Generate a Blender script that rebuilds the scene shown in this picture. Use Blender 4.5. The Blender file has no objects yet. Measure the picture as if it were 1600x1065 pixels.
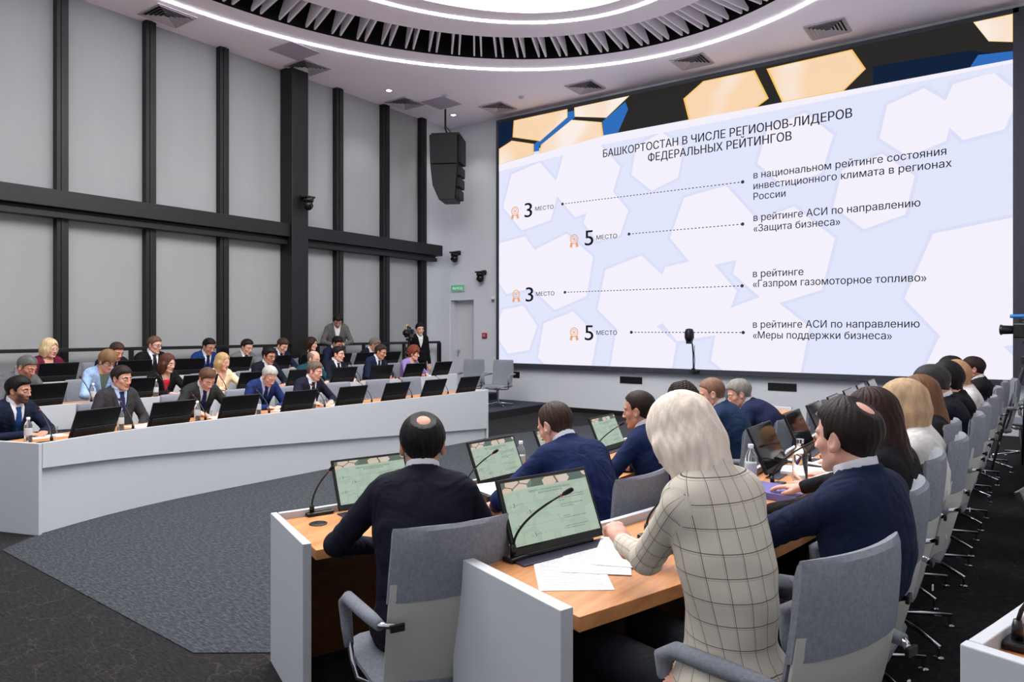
import bpy, bmesh, math, random, time
import numpy as np
from mathutils import Vector, Matrix
T0 = time.time()
C = bpy.context.scene
COL = C.collection
rad = math.radians
rng = random.Random(7)

# ---------------------------------------------------------------- camera, world, lights, exposure
cam_d = bpy.data.cameras.new('camera'); cam = bpy.data.objects.new('camera', cam_d); COL.objects.link(cam)
cam_d.sensor_width = 36.0; cam_d.lens = 36.0 * 1100 / 1600
cam.location = (0, 0, 1.70)
cam.rotation_euler = (rad(90), 0, rad(35.8))
cam_d.shift_y = -(532.5 - 515) / 1600.0      # horizon at 515 px with verticals kept upright
cam_d.clip_start = 0.02
C.camera = cam
w = bpy.data.worlds.new('world'); C.world = w; w.use_nodes = True
w.node_tree.nodes['Background'].inputs[0].default_value = (0.5, 0.55, 0.65, 1)
w.node_tree.nodes['Background'].inputs[1].default_value = 0.05
vs = C.view_settings
vs.view_transform = 'Standard'; vs.look = 'None'; vs.gamma = 1.0; vs.use_curve_mapping = False
vs.exposure = 0.0
PANEL_E, STRIP_E, SCREEN_E = 8.9, 16.0, 0.98

# room constants (metres)
XL, XR, YS, YB, H = -10.9, 1.45, 12.6, -1.6, 6.43
CX = -4.75

# ---------------------------------------------------------------- colours and materials
def lin(c):
    return tuple(((v / 255) / 12.92 if v / 255 <= .04045 else ((v / 255 + .055) / 1.055) ** 2.4) for v in c[:3]) + (1.0,)

_mats = {}
def mat(name, rgb, rough=.6, metal=0., emit=0., ecol=None, alpha=1., trans=0., ior=1.45, spec=None, noise=None, bump=None, sheen=0.):
    """noise=(scale, amount[, stretch xyz]); bump=(scale, strength[, stretch xyz])"""
    if name in _mats: return _mats[name]
    m = bpy.data.materials.new(name); m.use_nodes = True; _mats[name] = m
    nt = m.node_tree; b = nt.nodes['Principled BSDF']
    b.inputs['Base Color'].default_value = lin(rgb)
    b.inputs['Roughness'].default_value = rough; b.inputs['Metallic'].default_value = metal
    b.inputs['IOR'].default_value = ior
    if spec is not None: b.inputs['Specular IOR Level'].default_value = spec
    if trans: b.inputs['Transmission Weight'].default_value = trans
    if sheen: b.inputs['Sheen Weight'].default_value = sheen
    if emit:
        b.inputs['Emission Color'].default_value = lin(ecol or rgb); b.inputs['Emission Strength'].default_value = emit
    b.inputs['Alpha'].default_value = alpha
    def tex(sc, stretch):
        tc = nt.nodes.new('ShaderNodeTexCoord'); mp = nt.nodes.new('ShaderNodeMapping')
        mp.inputs['Scale'].default_value = stretch or (1, 1, 1)
        nt.links.new(tc.outputs['Object'], mp.inputs[0])
        n = nt.nodes.new('ShaderNodeTexNoise'); n.inputs['Scale'].default_value = sc; n.inputs['Detail'].default_value = 4
        nt.links.new(mp.outputs[0], n.inputs['Vector']); return n
    if noise:
        n = tex(noise[0], noise[2] if len(noise) > 2 else None)
        mx = nt.nodes.new('ShaderNodeMix'); mx.data_type = 'RGBA'
        a = noise[1]; c = lin(rgb)
        mx.inputs[6].default_value = tuple(min(1, v * (1 - a)) for v in c[:3]) + (1,)
        mx.inputs[7].default_value = tuple(min(1, v * (1 + a)) for v in c[:3]) + (1,)
        cr = nt.nodes.new('ShaderNodeMapRange'); cr.inputs[1].default_value = .3; cr.inputs[2].default_value = .7
        nt.links.new(n.outputs[0], cr.inputs[0]); nt.links.new(cr.outputs[0], mx.inputs[0])
        nt.links.new(mx.outputs[2], b.inputs['Base Color'])
    if bump:
        n = tex(bump[0], bump[2] if len(bump) > 2 else None)
        bp = nt.nodes.new('ShaderNodeBump'); bp.inputs['Strength'].default_value = bump[1]; bp.inputs['Distance'].default_value = .01
        nt.links.new(n.outputs[0], bp.inputs['Height']); nt.links.new(bp.outputs[0], b.inputs['Normal'])
    return m

WHITE = mat('white_laminate', (194, 197, 202), .42)
WHITE_EDGE = mat('white_edge', (228, 228, 234), .4)
WALLM = mat('wall_paint', (202, 205, 211), .75, bump=(300, .02))
CEILM = mat('ceiling_paint', (248, 240, 250), .8)
BLACK = mat('black_metal', (11, 11, 13), .5)
FRAME = mat('black_mullion', (10, 10, 14), .5)
BLIND = mat('blind_fabric', (152, 154, 155), .85, noise=(3, .03, (1, 1, .2)), bump=(900, .05))
CHROME = mat('chrome', (205, 205, 210), .12, 1.0)
PLASTIC = mat('black_plastic', (14, 14, 16), .35)
GLOSS = mat('screen_glass_off', (10, 12, 14), .06)
DARKVOID = mat('void_black', (6, 6, 7), .9)

def wood_mat(name, rgb, dark):
    m = mat(name, rgb, .38)
    nt = m.node_tree; b = nt.nodes['Principled BSDF']
    tc = nt.nodes.new('ShaderNodeTexCoord'); mp = nt.nodes.new('ShaderNodeMapping'); mp.inputs['Scale'].default_value = (9, .9, 9)
    mp.inputs['Rotation'].default_value = (0, 0, .12)
    n = nt.nodes.new('ShaderNodeTexNoise'); n.inputs['Scale'].default_value = 3; n.inputs['Detail'].default_value = 8; n.inputs['Distortion'].default_value = .6
    n2 = nt.nodes.new('ShaderNodeTexNoise'); n2.inputs['Scale'].default_value = 30; n2.inputs['Detail'].default_value = 3
    ad = nt.nodes.new('ShaderNodeMath'); ad.operation = 'MULTIPLY_ADD'; ad.inputs[1].default_value = .35
    cr = nt.nodes.new('ShaderNodeValToRGB')
    cr.color_ramp.elements[0].color = lin(dark); cr.color_ramp.elements[0].position = .45
    cr.color_ramp.elements[1].color = lin(rgb); cr.color_ramp.elements[1].position = .8
    nt.links.new(tc.outputs['Object'], mp.inputs[0]); nt.links.new(mp.outputs[0], n.inputs['Vector']); nt.links.new(mp.outputs[0], n2.inputs['Vector'])
    nt.links.new(n2.outputs[0], ad.inputs[0]); nt.links.new(n.outputs[0], ad.inputs[2])
    nt.links.new(ad.outputs[0], cr.inputs[0]); nt.links.new(cr.outputs[0], b.inputs['Base Color'])
    return m
WOOD = wood_mat('oak_veneer', (206, 146, 94), (176, 116, 68))
WOODD = wood_mat('oak_panel', (104, 62, 34), (78, 44, 24))

def carpet_mat(name, base, dark, light, veins=False):
    m = mat(name, base, .95)
    nt = m.node_tree; b = nt.nodes['Principled BSDF']
    b.inputs['Specular IOR Level'].default_value = .15
    tc = nt.nodes.new('ShaderNodeTexCoord')
    mp = nt.nodes.new('ShaderNodeMapping'); mp.inputs['Scale'].default_value = (2.2, 9, 1); mp.inputs['Rotation'].default_value = (0, 0, rad(12))
    n = nt.nodes.new('ShaderNodeTexNoise'); n.inputs['Scale'].default_value = 9; n.inputs['Detail'].default_value = 8; n.inputs['Roughness'].default_value = .75
    cr = nt.nodes.new('ShaderNodeValToRGB')
    cr.color_ramp.elements[0].color = lin(dark); cr.color_ramp.elements[0].position = .38
    e = cr.color_ramp.elements.new(.52); e.color = lin(base)
    cr.color_ramp.elements[-1].color = lin(light); cr.color_ramp.elements[-1].position = .72
    nt.links.new(tc.outputs['Object'], mp.inputs[0]); nt.links.new(mp.outputs[0], n.inputs['Vector']); nt.links.new(n.outputs[0], cr.inputs[0])
    src = cr.outputs[0]
    if veins:
        wv = nt.nodes.new('ShaderNodeTexVoronoi'); wv.feature = 'DISTANCE_TO_EDGE'; wv.inputs['Scale'].default_value = 4.5
        n3 = nt.nodes.new('ShaderNodeTexNoise'); n3.inputs['Scale'].default_value = 3; n3.inputs['Detail'].default_value = 5
        mx0 = nt.nodes.new('ShaderNodeMix'); mx0.data_type = 'RGBA'; mx0.inputs[0].default_value = .35
        nt.links.new(tc.outputs['Object'], n3.inputs['Vector'])
        nt.links.new(tc.outputs['Object'], mx0.inputs[6]); nt.links.new(n3.outputs['Color'], mx0.inputs[7]); nt.links.new(mx0.outputs[2], wv.inputs['Vector'])
        mr = nt.nodes.new('ShaderNodeMapRange'); mr.inputs[1].default_value = 0; mr.inputs[2].default_value = .016; mr.inputs[3].default_value = .26; mr.inputs[4].default_value = 0
        n4 = nt.nodes.new('ShaderNodeTexNoise'); n4.inputs['Scale'].default_value = 60
        mu = nt.nodes.new('ShaderNodeMath'); mu.operation = 'MULTIPLY'
        nt.links.new(wv.outputs['Distance'], mr.inputs[0]); nt.links.new(mr.outputs[0], mu.inputs[0]); nt.links.new(n4.outputs[0], mu.inputs[1])
        mx = nt.nodes.new('ShaderNodeMix'); mx.data_type = 'RGBA'; mx.inputs[7].default_value = lin((128, 104, 78))
        nt.links.new(mu.outputs[0], mx.inputs[0]); nt.links.new(src, mx.inputs[6]); src = mx.outputs[2]
    nt.links.new(src, b.inputs['Base Color'])
    bp = nt.nodes.new('ShaderNodeBump'); bp.inputs['Strength'].default_value = .5; bp.inputs['Distance'].default_value = .006
    nb = nt.nodes.new('ShaderNodeTexNoise'); nb.inputs['Scale'].default_value = 160
    nt.links.new(tc.outputs['Object'], nb.inputs['Vector']); nt.links.new(nb.outputs[0], bp.inputs['Height']); nt.links.new(bp.outputs[0], b.inputs['Normal'])
    return m
CARPET_DARK = carpet_mat('charcoal_carpet', (36, 36, 37), (22, 22, 24), (52, 51, 51), True)
CARPET_LIGHT = carpet_mat('blue_grey_carpet', (60, 64, 68), (37, 40, 44), (90, 95, 98))

# ---------------------------------------------------------------- mesh helpers
class MB:
    def __init__(s): s.v = []; s.f = []; s.mi = []
    def add(s, vs_, fs, mi=0):
        o = len(s.v); s.v += [tuple(p) for p in vs_]; s.f += [tuple(i + o for i in f) for f in fs]; s.mi += [mi] * len(fs); return s
    def box(s, c, d, rz=0, mi=0, M=None):
        x, y, z = d[0] / 2, d[1] / 2, d[2] / 2
        p = [Vector((sx * x, sy * y, sz * z)) for sz in (-1, 1) for sy in (-1, 1) for sx in (-1, 1)]
        R = Matrix.Rotation(rz, 3, 'Z') if M is None else M
        p = [R @ q + Vector(c) for q in p]
        return s.add(p, [(0, 2, 3, 1), (4, 5, 7, 6), (0, 1, 5, 4), (2, 6, 7, 3), (0, 4, 6, 2), (1, 3, 7, 5)], mi)
    def loft(s, rings, closed=True, cap=True, mi=0):
        n = len(rings[0]); o = []; f = []
        for r in rings: o += [tuple(p) for p in r]
        for i in range(len(rings) - 1):
            for j in range(n if closed else n - 1):
                k = (j + 1) % n
                f.append((i * n + j, i * n + k, (i + 1) * n + k, (i + 1) * n + j))
        if cap and closed:
            f.append(tuple(reversed(range(n)))); f.append(tuple((len(rings) - 1) * n + j for j in range(n)))
        return s.add(o, f, mi)
    def tube(s, pts, r, n=10, mi=0, cap=True):
        pts = [Vector(p) for p in pts]; rs = r if isinstance(r, (list, tuple)) else [r] * len(pts); rings = []
        up = None
        for i, p in enumerate(pts):
            t = (pts[min(i + 1, len(pts) - 1)] - pts[max(i - 1, 0)]).normalized()
            if up is None:
                up = Vector((0, 0, 1)) if abs(t.z) < .9 else Vector((1, 0, 0))
            a = t.cross(up).normalized(); b = a.cross(t).normalized(); up = b
            rings.append([p + a * math.cos(q) * rs[i] + b * math.sin(q) * rs[i] for q in [-2 * math.pi * k / n for k in range(n)]])
        return s.loft(rings, mi=mi, cap=cap)
    def lathe(s, prof, c=(0, 0, 0), n=20, mi=0, sx=1., sy=1.):
        rings = [[(c[0] + r * sx * math.cos(2 * math.pi * k / n), c[1] + r * sy * math.sin(2 * math.pi * k / n), c[2] + z) for k in range(n)] for r, z in prof]
        return s.loft(rings, mi=mi)
    def prism(s, poly, z0, z1, mi=0):
        return s.loft([[(x, y, z0) for x, y in poly], [(x, y, z1) for x, y in poly]], mi=mi)
    def build(s, name, m, parent=None, smooth=False, bevel=0, seg=2, auto=False, loc=None, rz=0):
        me = bpy.data.meshes.new(name); me.from_pydata(s.v, [], s.f)
        ms = m if isinstance(m, (list, tuple)) else [m]
        for q in ms: me.materials.append(q)
        if len(ms) > 1: me.polygons.foreach_set('material_index', s.mi)
        bm = bmesh.new(); bm.from_mesh(me); bmesh.ops.recalc_face_normals(bm, faces=bm.faces); bm.to_mesh(me); bm.free()
        if smooth: me.polygons.foreach_set('use_smooth', [True] * len(me.polygons))
        if auto: me.set_sharp_from_angle(angle=rad(40))
        o = bpy.data.objects.new(name, me); COL.objects.link(o)
        if parent: o.parent = parent
        if loc: o.location = loc
        if rz: o.rotation_euler.z = rz
        if bevel:
            b = o.modifiers.new('bevel', 'BEVEL'); b.width = bevel; b.segments = seg; b.limit_method = 'ANGLE'; b.angle_limit = rad(50)
            b.harden_normals = False
        return o

def tag(o, label=None, cat=None, group=None, kind=None):
    if label: o['label'] = label
    if cat: o['category'] = cat
    if group: o['group'] = group
    if kind: o['kind'] = kind
    return o
def empty(name, loc=(0, 0, 0), rz=0, label=None, cat=None, group=None, kind=None, parent=None):
    o = bpy.data.objects.new(name, None); COL.objects.link(o); o.location = loc; o.rotation_euler.z = rz
    o.empty_display_size = .1
    if parent: o.parent = parent
    return tag(o, label, cat, group, kind)
def copy_tree(o, parent=None):
    c = o.copy(); COL.objects.link(c)
    c.parent = parent
    for ch in list(o.children): copy_tree(ch, c)
    return c
def struct(o): o['kind'] = 'structure'; return o
# ---------------------------------------------------------------- seating geometry: mirrored curved rows
GY = [1.0, 1.8, 2.25, 2.6, 3.07, 3.66, 4.3, 4.8, 6.0, 7.6, 8.7, 10.5]
GG = [1.2, 1.50, 1.70, 1.82, 1.95, 2.03, 2.04, 2.03, 2.0, 1.96, 1.94, 1.94]
def g_of(y):
    # Catmull-Rom through the knots
    i = max(1, min(len(GY) - 3, next((k for k in range(len(GY) - 1) if GY[k + 1] >= y), len(GY) - 3)))
    t = (y - GY[i]) / (GY[i + 1] - GY[i])
    m0 = (GG[i + 1] - GG[i - 1]) / (GY[i + 1] - GY[i - 1]) * (GY[i + 1] - GY[i])
    m1 = (GG[i + 2] - GG[i]) / (GY[i + 2] - GY[i]) * (GY[i + 1] - GY[i])
    t2, t3 = t * t, t ** 3
    return (2 * t3 - 3 * t2 + 1) * GG[i] + (t3 - 2 * t2 + t) * m0 + (-2 * t3 + 3 * t2) * GG[i + 1] + (t3 - t2) * m1
CC = -4.8
def row_pt(side, y, off):
    """side -1 left, +1 right; off = distance behind the front face; returns x, y, outward normal"""
    d = (g_of(y + .05) - g_of(y - .05)) / .1
    n = Vector((1, -d)).normalized()
    return CC + side * (g_of(y) + off * n.x), y + off * n.y, Vector((side * n.x, n.y))

# ---------------------------------------------------------------- floor, risers
m = MB().add([(XL, YB, 0), (XR, YB, 0), (XR, YS, 0), (XL, YS, 0)], [(0, 1, 2, 3)])
m.add([(XL, YB, -.1), (XR, YB, -.1), (XR, YS, -.1), (XL, YS, -.1)], [(3, 2, 1, 0)])
struct(m.build('floor', CARPET_DARK))
poly = [(-6.36, 2.10), (-3.52, 2.02), (-2.8, 2.55), (-2.6, 8.6), (-3.6, 11.95), (-5.9, 11.95), (-6.95, 8.6), (-7.0, 3.0)]
struct(MB().prism(poly, .0, .006).build('floor_inlay', CARPET_LIGHT))
RISER = mat('riser_face', (24, 24, 28), .8)
def riser(name, x0, x1, y0, z, zb=0):
    b = MB().prism([(x0, y0), (x1, y0), (x1, YS - .002), (x0, YS - .002)], zb, z - .012, mi=0)
    o = struct(b.build(name, RISER))
    MB().prism([(x0, y0), (x1, y0), (x1, YS - .002), (x0, YS - .002)], z - .012, z).build('carpet', CARPET_DARK if x0 > -4 else CARPET_STAGE, o)
    return o
CARPET_STAGE = carpet_mat('stage_carpet', (66, 70, 82), (44, 47, 58), (92, 96, 108))
riser('floor_riser_left_lower', XL, -8.08, -.5, .15)
riser('floor_riser_left_upper', XL, -9.47, -.5, .30, .15)
# right risers follow the rows
def riser_curve(name, side, off, z, zb, y0, y1):
    pts = [row_pt(side, y0 + (y1 - y0) * k / 30, off)[:2] for k in range(31)]
    pts = [(pts[0][0] - .35 * side, YB + .01)] + pts + [(pts[-1][0], YS - .002), (XR - .001, YS - .002), (XR - .001, YB + .01)]
    struct(MB().prism(pts, zb, z).build(name, CARPET_DARK))
riser_curve('floor_riser_right_lower', 1, 1.42, .15, 0, 1.6, 10)
riser_curve('floor_riser_right_upper', 1, 2.90, .30, .15, 1.9, 10)

# ---------------------------------------------------------------- walls and ceiling
DX0, DX1, DZ = -10.86, -10.17, 2.39
m = MB()
t = .2
m.box(((DX1 + XR) / 2, YS + t / 2, H / 2), (XR - DX1, t, H)); m.box(((DX0 + DX1) / 2, YS + t / 2, (H + DZ) / 2), (DX1 - DX0, t, H - DZ))
m.box(((XL - .2 + DX0) / 2, YS + t / 2, H / 2), (DX0 - XL + .2, t, H))
struct(m.build('wall_back', WALLM))
d1 = struct(MB().box(((DX0 + DX1) / 2, YS + .22, (DZ + .0) / 2), (DX1 - DX0, .05, DZ)).build('door_1', mat('door_white', (196, 196, 200), .5)))
MB().box((DX0 + .07, YS + .17, 1.15), (.02, .05, .16)).box((DX0 + .10, YS + .15, 1.2), (.1, .02, .02)).build('handle', CHROME, d1)
struct(MB().box((XR + .1, (YS + YB) / 2, H / 2), (.2, YS - YB, H)).build('wall_right', WALLM))
struct(MB().box(((XL + XR) / 2, YB - .1, H / 2), (XR - XL, .2, H)).build('wall_front', WALLM))
struct(MB().box((XL - .25, (YS + YB) / 2, H / 2), (.1, YS - YB, H)).box((XL - .1, (11.72 + YS) / 2, H / 2), (.2, YS - 11.72, H)).build('wall_left', WALLM))
struct(MB().box((CX, YS - .012, .045), (XR - XL - .1, .024, .09)).build('baseboard_back', BLACK))

# window wall: mullions, beam, column, blinds
MY = [(-.63, .15), (.6, .15), (1.83, .15), (3.06, .15), (4.29, .15), (5.52, .155), (6.75, .16), (8.10, .36), (9.22, .17), (10.47, .18), (11.62, .17)]
win = empty('window_1', (XL, 6, 0)); struct(win)
inv = Vector((-XL, -6, 0))
def wpart(mb, name, mt, bevel=0):
    o = mb.build(name, mt, win, bevel=bevel); o.location = inv; return o
for y, wd in MY:
    if wd > .3:
        wpart(MB().box((XL + .16, y, H / 2), (.34, wd, H)), 'column', FRAME, .01)
    else:
        wpart(MB().box((XL + .03, y, H / 2), (.14, wd, H)).box((XL + .105, y, H / 2), (.02, wd * .3, H)), 'mullion', FRAME, .004)
wpart(MB().box((XL + .14, (YB + 12.05) / 2, 3.49), (.26, 12.05 - YB, .24)), 'transom_beam', FRAME, .008)
wpart(MB().box((XL + .11, (YB + 11.95) / 2, 3.28), (.16, 11.95 - YB, .08)).box((XL + .13, (YB + 11.95) / 2, 3.345), (.03, 11.95 - YB, .045)), 'blind_cassette', FRAME, .004)
names = ['first', 'second', 'third', 'fourth', 'fifth', 'sixth', 'seventh']
vis = [(3.06, 4.29), (4.29, 5.52), (5.52, 6.75), (6.75, 8.10), (8.10, 9.22), (9.22, 10.47), (10.47, 11.62)]
for k, (a, b) in enumerate(vis):
    for nm, z0, z1, pos in (('upper', 3.55, H, 'above'), ('lower', .32, 3.3, 'below')):
        o = MB().box((XL - .03, (a + b) / 2, (z0 + z1) / 2), (.012, b - a - .13, z1 - z0)).build('roller_blind', BLIND)
        tag(o, 'pale grey roller blind %s the black beam, %s bay from the left' % (pos, names[k]), 'blind', 'grey roller blinds on the window wall')
        MB().tube([(XL - .02, a + .08, z0 + .02), (XL - .02, b - .08, z0 + .02)], .012, 8).build('hem_bar', mat('hem_bar_grey', (120, 120, 124), .5), o)
struct(MB().box((XL - .03, 1.2, H / 2), (.02, 3.7, H)).build('window_2', BLIND))

# guard rail along the window wall
rail = empty('guard_rail', (XL + .2, 6, .3), label='black metal guard rail along the window wall behind the last left row', cat='railing')
iv = -rail.location
def rp(mb, name):
    o = mb.build(name, BLACK, rail, bevel=.004); o.location = iv
rx = XL + .22
rp(MB().box((rx, 6.0, 1.42), (.05, 12.0, .05)), 'top_rail')
rp(MB().box((rx, 6.0, .42), (.03, 12.0, .03)), 'bottom_rail')
for k in range(11): rp(MB().box((rx, .6 + k * 1.14, .86), (.05, .06, 1.10)), 'post')
rp(MB().box((rx, 11.97, .86), (.05, .07, 1.10)), 'post')

# ceiling with the elliptical opening, fins and light rings
EC = (-4.7, 5.0)
def ell(a, b, n=160, z=H): return [(EC[0] + a * math.cos(2 * math.pi * k / n), EC[1] + b * math.sin(2 * math.pi * k / n), z) for k in range(n)]
def ringmesh(a0, b0, a1, b1, z, n=160):
    m = MB(); v = ell(a0, b0, n, z) + ell(a1, b1, n, z)
    m.add(v, [(k, (k + 1) % n, n + (k + 1) % n, n + k) for k in range(n)]); return m
n = 160
# ceiling: rectangle to ellipse
m = MB(); inner = ell(4.74, 5.88, n)
def to_rect(p):
    dx, dy = p[0] - EC[0], p[1] - EC[1]
    s = min(((XR - EC[0]) if dx > 0 else (XL - .2 - EC[0])) / dx if abs(dx) > 1e-6 else 1e9, ((YS + .1 - EC[1]) if dy > 0 else (YB - .1 - EC[1])) / dy if abs(dy) > 1e-6 else 1e9)
    return (EC[0] + dx * s, EC[1] + dy * s, H)
outerp = [to_rect(p) for p in inner]
for cxy in ((XR, YS + .1), (XL - .2, YS + .1), (XL - .2, YB - .1), (XR, YB - .1)):
    kk = min(range(n), key=lambda k: (outerp[k][0] - cxy[0]) ** 2 + (outerp[k][1] - cxy[1]) ** 2); outerp[kk] = (cxy[0], cxy[1], H)
m.add(inner + outerp, [(k, (k + 1) % n, n + (k + 1) % n, n + k) for k in range(n)])
up = [(x, y, H + .6) for x, y, z in inner]
m.add(inner + up, [(k, n + k, n + (k + 1) % n, (k + 1) % n) for k in range(n)], 1)
ceil = m.build('ceiling', [CEILM, DARKVOID]); struct(ceil)
struct(MB().box(((XL + XR) / 2, (YS + YB) / 2, H + .60), (XR - XL + .4, YS - YB + .4, .08)).build('ceiling_void', DARKVOID))

ring = empty('ceiling_light_ring', (EC[0], EC[1], H), label='large oval ceiling light feature with white radial fins and glowing centre', cat='ceiling light')
riv = -ring.location
def rpart(mb, name, mt, **k):
    o = mb.build(name, mt, ring, **k); o.location = riv; return o
LP = mat('light_panel', (255, 255, 255), .5, emit=PANEL_E, ecol=(255, 254, 253))
LS = mat('light_strip', (255, 255, 255), .5, emit=STRIP_E, ecol=(252, 250, 255))
MB_ = MB().add(ell(2.75, 4.06, n, H - .0), [tuple(range(n))])
rpart(MB_, 'luminous_panel', LP)
def band(a0, b0, a1, b1, z0, z1):
    m = MB(); v = ell(a0, b0, n, z0) + ell(a1, b1, n, z0) + ell(a0, b0, n, z1) + ell(a1, b1, n, z1)
    f = []
    for k in range(n):
        j = (k + 1) % n
        f += [(k, j, n + j, n + k), (2 * n + k, 3 * n + k, 3 * n + j, 2 * n + j), (k, 2 * n + k, 2 * n + j, j), (n + k, n + j, 3 * n + j, 3 * n + k)]
    return m.add(v, f)
rpart(band(2.75, 4.06, 3.08, 4.34, H - .02, H + .1), 'inner_band', CEILM)
rpart(band(3.08, 4.34, 3.15, 4.41, H - .028, H + .05), 'inner_light_strip', LS)
rpart(band(3.15, 4.41, 3.78, 4.90, H - .02, H + .1), 'middle_band', CEILM)
rpart(band(3.60, 4.72, 3.77, 4.89, H + .1, H + .55), 'inner_shroud', DARKVOID)
rpart(band(5.21, 6.32, 5.265, 6.375, H - .014, H + .01), 'outer_light_strip', LS)
FIN = mat('fin_white', (236, 230, 238), .6)
def fin_mb(m, ang):
    ca, sa = math.cos(ang), math.sin(ang)
    p0 = Vector((EC[0] + 3.80 * ca, EC[1] + 4.92 * sa, 0)); p1 = Vector((EC[0] + 4.66 * ca, EC[1] + 5.80 * sa, 0))
    d = (p1 - p0).normalized(); s = Vector((-d.y, d.x, 0)) * .014
    prof = [(p0, H + .42), (p0, H - .005), (p1, H + .0), (p1, H + .05), (p0.lerp(p1, .4), H + .42)]
    a = [(q + s + Vector((0, 0, z))) for q, z in prof]; b = [(q - s + Vector((0, 0, z))) for q, z in prof]
    N = len(prof)
    m.add(a + b, [tuple(range(N)), tuple(reversed(range(N, 2 * N)))] + [(i, N + i, N + (i + 1) % N, (i + 1) % N) for i in range(N)])
pairs = 84
cnt = 0; rest = MB()
for k in range(pairs):
    a0 = 2 * math.pi * k / pairs
    vis_ = rad(38) < a0 < rad(192)
    for dd in (-.012, .012):
        if vis_ and cnt < 99:
            m = MB(); fin_mb(m, a0 + dd); rpart(m, 'fin', FIN); cnt += 1
        else: fin_mb(rest, a0 + dd)
o = rpart(rest, 'fins', FIN); o['kind'] = 'stuff'

# ceiling vents, hatches, downlights, detectors
VENT = mat('vent_white', (190, 184, 190), .6)
def vent():
    r = empty('ceiling_vent'); s = .30
    fr = MB()
    for a in range(4):
        c, sn = [(1, 0), (0, 1), (-1, 0), (0, -1)][a]
        fr.box((c * (s - .015), sn * (s - .015), -.006), (.03 if c else 2 * s, .03 if sn else 2 * s, .016))
    fr.build('frame', VENT, r)
    MB().box((0, 0, .0), (.54, .54, .006)).build('backing', mat('vent_dark', (30, 30, 32), .8), r)
    sl = MB()
    for q in range(1, 6):
        h = .050 * q - .01; g_ = .036
        o_ = [(h + g_, h + g_), (-h - g_, h + g_), (-h - g_, -h - g_), (h + g_, -h - g_)]; i_ = [(h, h), (-h, h), (-h, -h), (h, -h)]
        v = [(x, y, -.030) for x, y in o_] + [(x, y, .0) for x, y in i_] + [(x, y, -.026) for x, y in o_] + [(x, y, .004) for x, y in i_]
        sl.add(v, [(k, (k + 1) % 4, 4 + (k + 1) % 4, 4 + k) for k in range(4)] + [(8 + k, 12 + k, 12 + (k + 1) % 4, 8 + (k + 1) % 4) for k in range(4)] + [(k, 8 + k, 8 + (k + 1) % 4, (k + 1) % 4) for k in range(4)])
    sl.build('louvre', VENT, r)
    return r
v0 = vent()
VP = [(-10.40, 5.56, 'nearest the camera along the window wall'), (-10.40, 8.12, 'second along the window wall'), (-10.40, 10.6, 'by the far end of the window wall'),
      (-9.0, 11.97, 'above the left end of the big screen'), (-6.86, 11.95, 'above the left third of the big screen'), (-4.68, 11.9, 'above the middle of the big screen'), (-2.45, 11.87, 'above the right third of the big screen')]
for k, (x, y, lb) in enumerate(VP):
    o = v0 if k == 0 else copy_tree(v0)
    o.location = (x, y, H - .004); tag(o, 'square louvred ceiling vent ' + lb, 'vent', 'square louvred ceiling vents')
for x, y, lb in ((-9.98, 7.53, 'over the second window bay'), (-9.78, 11.05, 'near the far left corner')):
    o = MB().box((0, 0, 0), (.6, .6, .01)).build('access_hatch', mat('hatch_grey', (176, 168, 184), .7), loc=(x, y, H - .005)); tag(o, 'flat square ceiling access hatch ' + lb, 'hatch', 'ceiling hatches')
for x, y, lb, en in ((-10.1, 9.85, 'nearer the camera', 45), (-10.1, 11.8, 'in the far left corner above the speaker', 45), (-7.2, -.9, 'behind the camera, leftmost of three', 110), (-3.6, -.9, 'behind the camera, middle of three', 110), (.2, -.9, 'behind the camera, rightmost of three', 110)):  # the stronger three are unseen fill lamps added to brighten the desk ends
    r = empty('downlight', (x, y, H), label='small round bright ceiling downlight ' + lb, cat='downlight', group='round ceiling downlights')
    MB().lathe([(.075, 0), (.08, -.012), (.055, -.014), (.055, -.004)], n=24).build('trim_ring', VENT, r, smooth=True)
    MB().lathe([(.05, -.004), (.05, -.009)], n=24).build('lamp', mat('downlight_lamp', (255, 255, 255), .5, emit=60, ecol=(255, 250, 240)), r)
    ld = bpy.data.lights.new('downlight_beam', 'SPOT'); ld.energy = en; ld.spot_size = rad(100 if en < 50 else 150); ld.spot_blend = .6; ld.shadow_soft_size = .05
    lo = bpy.data.objects.new('downlight_beam', ld); COL.objects.link(lo); lo.parent = r; lo.location = (0, 0, -.03)
for x, y, lb in ((-9.38, 10.7, 'beside the far left hatch'), (-8.2, 11.7, 'between two vents above the screen')):
    tag(MB().lathe([(.05, 0), (.055, -.02), (.03, -.045), (.012, -.05)], n=20).build('smoke_detector', VENT, loc=(x, y, H), smooth=True), 'small white smoke detector on the ceiling ' + lb, 'smoke detector', 'ceiling smoke detectors')
# ---------------------------------------------------------------- LED screen with the slide
SX0, SX1, SZ0, SZ1 = -9.35, -.08, .975, 6.265
SY = YS - .12
scr = empty('led_screen', ((SX0 + SX1) / 2, SY, SZ0), label='huge lit LED wall screen showing a slide about regional rankings', cat='screen')
siv = -scr.location
m = MB(); fw = .07
for c, d in ((((SX0 + SX1) / 2, SZ0 - fw / 2 - .01), (SX1 - SX0 + 2 * fw, fw + .02)), (((SX0 + SX1) / 2, SZ1 + fw / 2), (SX1 - SX0 + 2 * fw, fw)),
             ((SX0 - fw / 2, (SZ0 + SZ1) / 2), (fw, SZ1 - SZ0)), ((SX1 + fw, (SZ0 + SZ1) / 2), (fw * 2, SZ1 - SZ0 + 2 * fw))):
    m.box((c[0], SY + .05, c[1]), (d[0], .14, d[1]))
o = m.build('frame', mat('screen_frame', (62, 64, 72), .45, .3), scr); o.location = siv
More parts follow.
